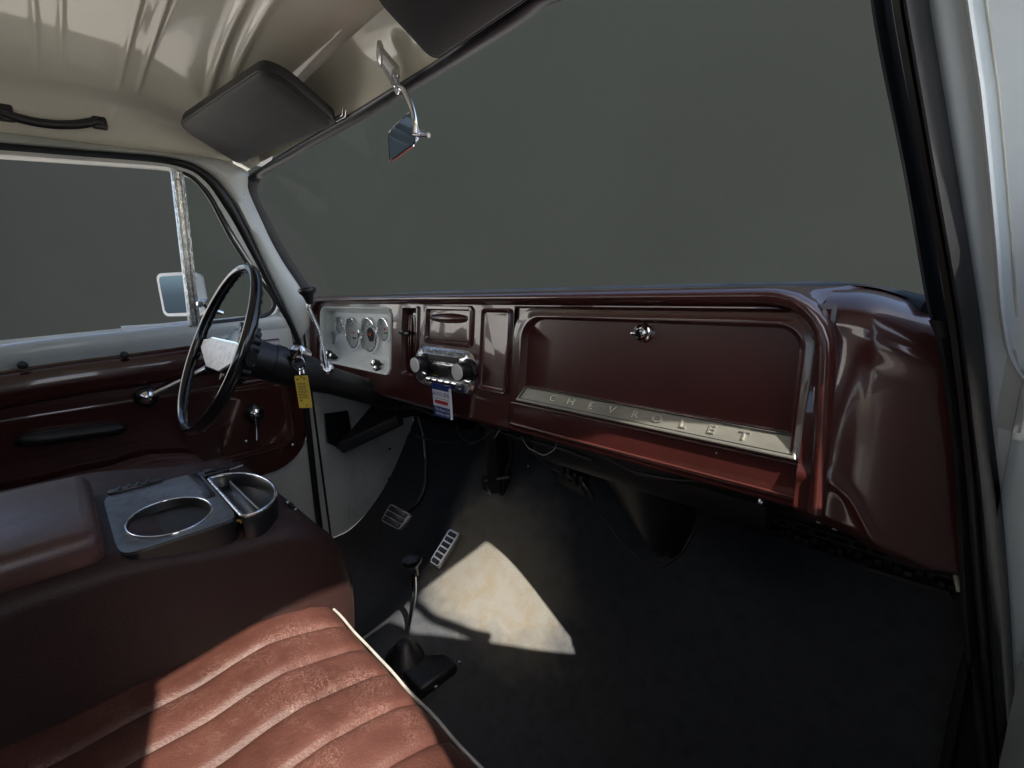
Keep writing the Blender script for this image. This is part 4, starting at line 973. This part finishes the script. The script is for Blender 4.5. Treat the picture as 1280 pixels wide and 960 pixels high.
# soften: raise the middle
for v in b.v:
    if v.z > .62: v.z += .010*(1-((v.x+.045)/.135)**2) - .004*math.sin(v.y*22)
arm = b.build('armrest', 'leather_lid', seat, smooth=70)
b = B(); b.tube([Vector((.0905, y, .593)) for y in (-.6, -.4, -.2, -.015)] + [Vector((.082, -.002, .593)), Vector((-.17, -.001, .593))], .0035, 8); b.build('piping', 'leather_dark', arm, smooth=80)

# cup holder tray
ch = thing('cup_holder', (-.03, .09, .58), 'black and silver cup holder tray set in front of the armrest', 'cup holder')
def ellp(cx, cy, rx, ry, outer):
    out = []
    for k in range(len(outer)):
        a = 2*math.pi*k/len(outer); out.append((cx + rx*math.cos(a), cy + ry*math.sin(a)))
    return out
outer = rrect(-.150, .098, .006, .138, (.012, .012, .03, .02), n=12)
def dens(o, k=3):
    r_ = []
    for i in range(len(o)):
        a, c = o[i], o[(i+1) % len(o)]
        for j in range(k): r_.append((lerp(a[0], c[0], j/k), lerp(a[1], c[1], j/k)))
    return r_
outer = []
for k in range(96):
    a = 2*math.pi*k/96; cx_, cy_, hx_, hy_ = -.026, .072, .124, .066
    ca, sa = math.cos(a), math.sin(a); q = (abs(ca)**9 + abs(sa)**9)**(-1/9); outer.append((cx_ + hx_*ca*q, cy_ + hy_*sa*q))
e_in = ellp(.016, .070, .064, .047, outer)
ZT = .602
def topz(x, y): return ZT + .004*(1-(y/.13)) 
b = B(); b.loft([[Vector((x, y, .560)) for x, y in outer], [Vector((x, y, ZT-.002)) for x, y in outer], [Vector((x*.985-.0004, .068+(y-.068)*.97, ZT+.0005)) for x, y in outer]], close=True); b.build('tray_body', 'black', ch, smooth=35)
b = B(); b.loft([[Vector((x*.985-.0004, .068+(y-.068)*.97, ZT+.001)) for x, y in outer], [Vector((x*.93-.002, .068+(y-.068)*.93, ZT+.0012)) for x, y in outer],
                 [Vector((x, y, ZT+.0015)) for x, y in ellp(.016, .070, .0670, .0500, outer)], [Vector((x, y, ZT)) for x, y in e_in]], close=True)
b.build('top_plate', 'dark_silver', ch, smooth=35)
b = B(); b.loft([[Vector((x, y, ZT+.001)) for x, y in ellp(.016, .070, .0645, .0475, outer)], [Vector((x, y, .5925)) for x, y in ellp(.016, .070, .060, .044, outer)]], close=True); n_o = len(outer)
b.f.append(tuple(range(n_o, 2*n_o))); b.build('cup_well', 'void', ch, smooth=50)
b = B(); b.tube([Vector((x, y, ZT+.0015)) for x, y in ellp(.016, .070, .0655, .0485, outer)], .0017, 6, closed=True); b.build('well_rim', 'chrome', ch, smooth=80)
cir = [2*math.pi*k/48 for k in range(48)]
def el(cx, cy, rx, ry, z): return [Vector((cx + rx*math.cos(a), max(cy + ry*math.sin(a), .1395), z)) for a in cir]
b = B(); b.loft([el(0, .152, .098, .052, .562), el(0, .152, .101, .055, .598), el(0, .152, .099, .0535, .6025), el(0, .152, .094, .050, .6025), el(0, .152, .091, .047, .598), el(0, .152, .088, .044, .586)], close=True)
b.f.append(tuple(range(len(b.v)-48, len(b.v)))); b.build('front_bin', 'black', ch, smooth=40)
b = B(); b.tube(el(0, .152, .0985, .0535, .6030), .0028, 8, closed=True); b.build('bright_rim', 'chrome_pit', ch, smooth=80)
b = B(); b.box((-.075, .125, .6035), (.13, .014, .006), .0025); b.build('rear_clip', 'black', ch)
b = B(); b.box((-.152, .050, .604), (.016, .07, .008), .003)
for k in range(4): b.box((-.150, .030 + .012*k, .609), (.012, .004, .004), .001)
b.build('hinge_block', 'black', ch)
b = B(); b.box((-.135, .150, .598), (.030, .055, .014), .004); b.box((-.13, .150, .606), (.012, .02, .006), .002); b.build('hinge_block', 'black', ch)
b = B(); b.box((.0, .165, .588), (.15, .003, .020), .001); b.build('divider', 'silver', ch)
b = B(); pts = [Vector((lerp(-.185, -.13, t_), lerp(.004, .20, t_) - .0*t_, .600 - .012*math.sin(math.pi*t_) )) for t_ in [i/14 for i in range(15)]]
b.tube(pts, .0015, 6); b.build('loop_cord', 'wire', ch, smooth=80)
yw = thing('wrapper', (.05, .14, .565), 'crumpled yellow wrapper lying in the front bin of the cup holder', 'wrapper')
b = B()
def wr(u, v):
    x = lerp(.0, .085, u); y = lerp(.118, .142, v); return Vector((x, y, .574 + .010*math.sin(u*6+v*3)*.5 + .012*u + .004*math.sin(v*9+u*14)))
b.grid(wr, 14, 8); b.build('foil', 'coin', yw, solid=.0012)
# seat belt chain-like clip between seat and kick panel
bc = thing('bead_chain', at(385, 655, x=-.2), 'small dark bead chain hanging over the front of the centre seat', 'chain')
A0, A1 = Vector((-.06, .243, .553)), Vector((.045, .262, .532))
for k in range(14):
    t = k/13; c = at(lerp(360, 398, t), lerp(628, 668, t), y=lerp(.225, .262, t)); b = B(); b.box(c, (.007, .007, .006), .002, Matrix.Rotation(k*.9, 3, 'Z')); b.build('bead', 'chrome_pit' if k % 3 == 0 else 'satin', bc)

# ------------------------------------------------------------------ pedals
def pad(name, label, cat, C4, zc, slots, rod):
    f = lambda z: .0
    pc = [sl(px, py, 'y', lambda z: zc[0] + zc[2]*(z-zc[1])) for px, py in C4]        # TL TR BR BL
    t = thing(name, sum(pc, Vector())/4, label, cat); n_ = (pc[1]-pc[0]).cross(pc[3]-pc[0]).normalized()
    if n_.dot(CAM-pc[0]) < 0: n_ = -n_
    F = lambda u, v, w: (pc[3].lerp(pc[2], u)).lerp(pc[0].lerp(pc[1], u), v) + n_*w
    b = B(); b.rings(F, [(.02, .98, .02, .98, .1, -.010), (0, 1, 0, 1, .14, -.006), (0, 1, 0, 1, .14, .0), (.03, .97, .03, .97, .12, .0025)]); b.build('pad_frame', 'silver', t, smooth=35)
    for (u0, u1, v0, v1) in slots:
        b = B(); b.rings(F, [(u0, u1, v0, v1, .03, .001), (u0, u1, v0, v1, .03, .0045), (u0+.02, u1-.02, v0+.02, v1-.02, .02, .006)]); b.build('rubber_tread', 'rubber', t, smooth=35)
    b = B(); b.tube(relax(resample([F(.6, .7, -.008)] + [at(px, py, y=y) for px, py, y in rod], 14), 1), .006, 8); b.build('arm', 'satin', t, smooth=70)
    return t
pad('brake_pedal', 'square silver brake pedal with three black rubber treads', 'pedal', ((488, 629), (514.5, 643), (500.5, 664), (476, 651)), (.615, .28, .5),
    [(.10, .90, .08+.295*k, .08+.295*k+.25) for k in range(3)], [(518, 634, .66), (532, 614, .70), (533, 560, .74), (527, 520, .76)])
pad('accelerator_pedal', 'long silver accelerator pedal with six black slots', 'pedal', ((563, 660), (576, 667), (548, 711), (536.5, 703)), (.622, .22, .55),
    [(.18, .82, .05+.152*k, .05+.152*k+.11) for k in range(6)], [(576, 664, .70), (590, 648, .74), (602, 643, .78), (612, 646, .80)])

# transfer lever with its rubber boot, gear boot frame
tl_ = thing('floor_lever', at(508, 800, z=.13), 'chrome floor lever with a black mushroom knob on the tunnel', 'gear lever')
kz = at(516, 704, y=.447)
b = B(); b.tube(relax(resample([at(506, 812, y=.44), at(511, 785, y=.443), at(516, 758, y=.445), at(518, 735, y=.446), at(517, 716, y=.447)], 16), 1), [.0055]*16, 12); b.build('rod', 'chrome', tl_, smooth=70)
b = B(); b.lathe([(.006, -.030), (.008, -.012), (.013, -.004), (.019, .002), (.0215, .008), (.019, .0135), (.010, .016)], kz, (0, -.15, 1), 24); b.build('knob', 'black', tl_, smooth=50)
b = B(); bx_ = Vector((-.0, .40, .155)); b.box(Vector((.040, .425, .138)), (.115, .09, .026), .008); b.lathe([(.050, -.035), (.040, -.012), (.026, .000), (.020, .012), (.010, .020)], at(506, 812, z=.165), (0, 0, 1), 20); b.build('boot', 'rubber', tl_, smooth=45)
for (px, py) in ((560, 800), (575, 827), (545, 858)):
    p = at(px, py, z=.138); b = B(); b.lathe([(.004, -.002), (.004, .002), (.002, .003)], p, (0, 0, 1), 8); b.build('boot_screw', 'chrome_pit', tl_)

# ------------------------------------------------------------------ under the dashboard
hd = thing('heater_duct', (.35, .76, .36), 'dark heater duct hanging below the glove box', 'heater duct')
b = B(); rows = []
for t, cx, cz, hw, hy in ((0, .335, .640, .135, .07), (.3, .335, .560, .120, .06), (.5, .345, .500, .098, .05), (.75, .36, .43, .060, .040), (.93, .372, .385, .032, .028), (1, .376, .368, .012, .010)):
    rows.append([Vector((cx + hw*math.cos(a) + .003*math.sin(5*a+t*9), .765 + hy*math.sin(a)*1.0 + .02*t, cz + .006*math.sin(3*a+t*5))) for a in cir])
rr_ = []
for i in range(len(rows)-1):
    for k in range(5): rr_.append([rows[i][j].lerp(rows[i+1][j], k/5) for j in range(48)])
rr_.append(rows[-1]); b.loft(rr_, close=True); b.build('duct_skin', 'satin', hd, smooth=60)
b = B(); b.box(Vector((.36, .745, .575)), (.46, .16, .075), .02); b.build('plenum_box', 'satin', hd)
b = B(); b.tube(relax(resample([at(738, 622, y=.74), at(760, 655, y=.74), at(780, 680, y=.74), at(806, 702, y=.74), at(828, 709, y=.735), at(850, 695, y=.735), at(868, 665, y=.74)], 40), 1), [.0018 + .0012*random.random() for _ in range(40)], 6); b.build('torn_edge', 'satin', hd, smooth=80)
eb = thing('kick_vent', (-.79, .63, .40), 'dark square vent on the driver side kick panel', 'vent')
b = B(); q4 = [at(405, 517, x=-.792), at(433, 513, x=-.792), at(440, 553, x=-.792), at(428, 562, x=-.792), at(408, 553, x=-.792)]
b.loft([q4, [p + Vector((.012, 0, 0)) for p in q4]], close=True); b.f.append(tuple(range(5, 10))); b.build('vent_box', 'satin', eb, smooth=30)
b = B(); m_ = sum(q4, Vector())/5; b.loft([[p + Vector((.0125, 0, 0)) for p in q4], [m_.lerp(p, .84) + Vector((.013, 0, 0)) for p in q4], [m_.lerp(p, .80) + Vector((.008, 0, 0)) for p in q4]], close=True); b.build('vent_rim', 'rubber', eb, smooth=20)
br2 = thing('column_brace', (-.7, .62, .38), 'black diagonal brace from the kick panel to the steering column', 'brace')
b = B(); b.loft([[at(px, py, x=xx) + Vector((0, o, 0)) for px, py in c] for xx, c, o in ((-.72, ((420, 560), (429, 545), (434, 556), (428, 564)), 0), (-.42, ((470, 500), (488, 498), (505, 512), (488, 526)), 0), (-.35, ((500, 490), (530, 492), (540, 512), (520, 520)), .03))], close=True, caps=True); b.build('bar', 'satin', br2, smooth=30)
b = B(); b.lathe([(.006, 0), (.006, .004), (.003, .006)], at(428, 556, x=-.70), (1, 0, 0), 10); b.build('bolt', 'chrome_pit', br2)

pr2 = thing('perforated_rail', at(1100, 700, y=.70), 'dark slotted metal rail under the right end of the dashboard', 'rail')
for k in range(12):
    t = k/11; p = at(lerp(905, 1175, t), lerp(628, 712, t), y=.72); b = B(); b.rings(lambda u, v, w: p + Vector((u, w, v)), [(-.012, .012, -.007, .007, .004, 0), (-.012, .012, -.007, .007, .004, -.004), (-.008, .008, -.0035, .0035, .003, -.004), (-.008, .008, -.0035, .0035, .003, 0)], fill=False); b.build('slot_rim', 'satin', pr2, smooth=30)
hs = thing('hinge_strip', at(1060, 660, y=.63), 'small chrome strip with screws under the right end of the dashboard', 'trim strip')
b = B(); p0, p1 = at(1012, 643, y=.635), at(1108, 670, y=.635); b.tube([p0, p1], [(.0022, .002)]*2, 6); b.build('strip', 'chrome_pit', hs)
for px, py in ((1024, 651), (1044, 660), (1073, 665), (1098, 671), (1124, 682), (951, 628)):
    b = B(); b.lathe([(.0042, -.006), (.0045, 0), (.003, .003)], at(px, py, y=.637), (0, -.6, -.8), 10); b.build('screw', 'chrome_pit', hs)
# the dark ledge under the right end of the dash
lg = thing('under_dash_panel', (.5, .72, .55), 'black panel under the right end of the dashboard', 'panel')
b = B(); rows = []
for i in range(21):
    x = lerp(.46, .795, i/20); rows.append([Vector((x, .64, .618-.02*smooth((x-.65)/.15))), Vector((x, .66, .585)), Vector((x, .70, .56)), Vector((x, .78, .54)), Vector((x, .95, .53))])
b.loft(rows); b.build('panel_skin', 'satin', lg, smooth=60)
b = B(); b.tube([at(1085, 710, y=.80), at(1190, 742, y=.74)], .0035, 6); b.tube([at(1120, 722, y=.80), at(1192, 748, y=.74)], .002, 6); b.build('cable', 'satin', lg)

wn = thing('wiring_loom', (-.1, .68, .55), 'loose dark wires hanging under the middle of the dashboard', 'wiring')
W_ = [([(570, 520), (574, 545), (590, 556), (612, 542), (618, 530)], .66, 'satin', .0025), ([(651, 545), (660, 560), (680, 570), (694, 562), (696, 553)], .62, 'wire', .0009),
      ([(455, 500), (490, 512), (520, 508), (545, 520)], .64, 'satin', .004), ([(600, 530), (640, 545), (700, 560), (740, 575)], .66, 'satin', .003), ([(520, 545), (545, 552), (575, 553)], .70, 'satin', .003),
      ([(636, 540), (640, 570), (630, 600), (626, 640)], .74, 'satin', .006), ([(700, 565), (720, 590), (735, 612), (742, 622)], .70, 'satin', .005), ([(660, 560), (690, 585), (720, 600)], .70, 'satin', .004),
      ([(522, 520), (529, 545), (531, 572)], .72, 'wire', .0018), ([(618, 548), (626, 535)], .64, 'wire', .0012), ([(735, 555), (790, 590), (840, 600), (880, 602)], .66, 'satin', .004)]
for pts, yy, mm, r_ in W_:
    b = B(); b.tube(relax(resample([at(px, py, y=yy + .01*math.sin(i*2)) for i, (px, py) in enumerate(pts)], 24), 2), r_, 7); b.build('wire', mm, wn, smooth=80)
cb_ = thing('linkage_bracket', (-.1, .75, .3), 'black upright linkage bracket beside the transmission tunnel', 'bracket')
b = B(); c = at(622, 565, y=.74); b.box(c, (.045, .05, .20), .008); b.box(at(616, 605, y=.745), (.06, .035, .04), .008); b.build('upright', 'satin', cb_)
b = B(); b.tube([at(609, 606, y=.72), at(616, 625, y=.73), at(618, 645, y=.74)], [.004, .005, .003], 8); b.tube([at(598, 644, y=.75), at(614, 650, y=.74)], .006, 8); b.tube([at(607, 601, y=.72), at(638, 596, y=.72)], .004, 8); b.build('linkage', 'chrome_pit', cb_, smooth=70)
bp_ = thing('fuse_block', at(715, 590, y=.70), 'dark fuse block with brackets under the glove box', 'fuse block')
for k in range(4):
    b = B(); b.box(at(704 + 8*k, 588 + 5*k, y=.70), (.010, .012, .028), .002); b.build('fuse_holder', 'satin', bp_)
b = B(); b.box(at(716, 598, y=.715), (.075, .01, .045), .002, Matrix.Rotation(R(8), 3, 'Y')); b.build('base', 'satin', bp_)
for px, py in ((664, 622), (650, 627)):
    pass
b = B(); b.lathe([(.004, 0), (.004, .003), (.002, .004)], Vector((.0, .79, floor_z(.0, .79)+.0)), (0, -.8, .6), 8)
tag(b.build('floor_stud', 'chrome_pit', None), 'small bright stud in the floor mat by the light strip', 'stud')
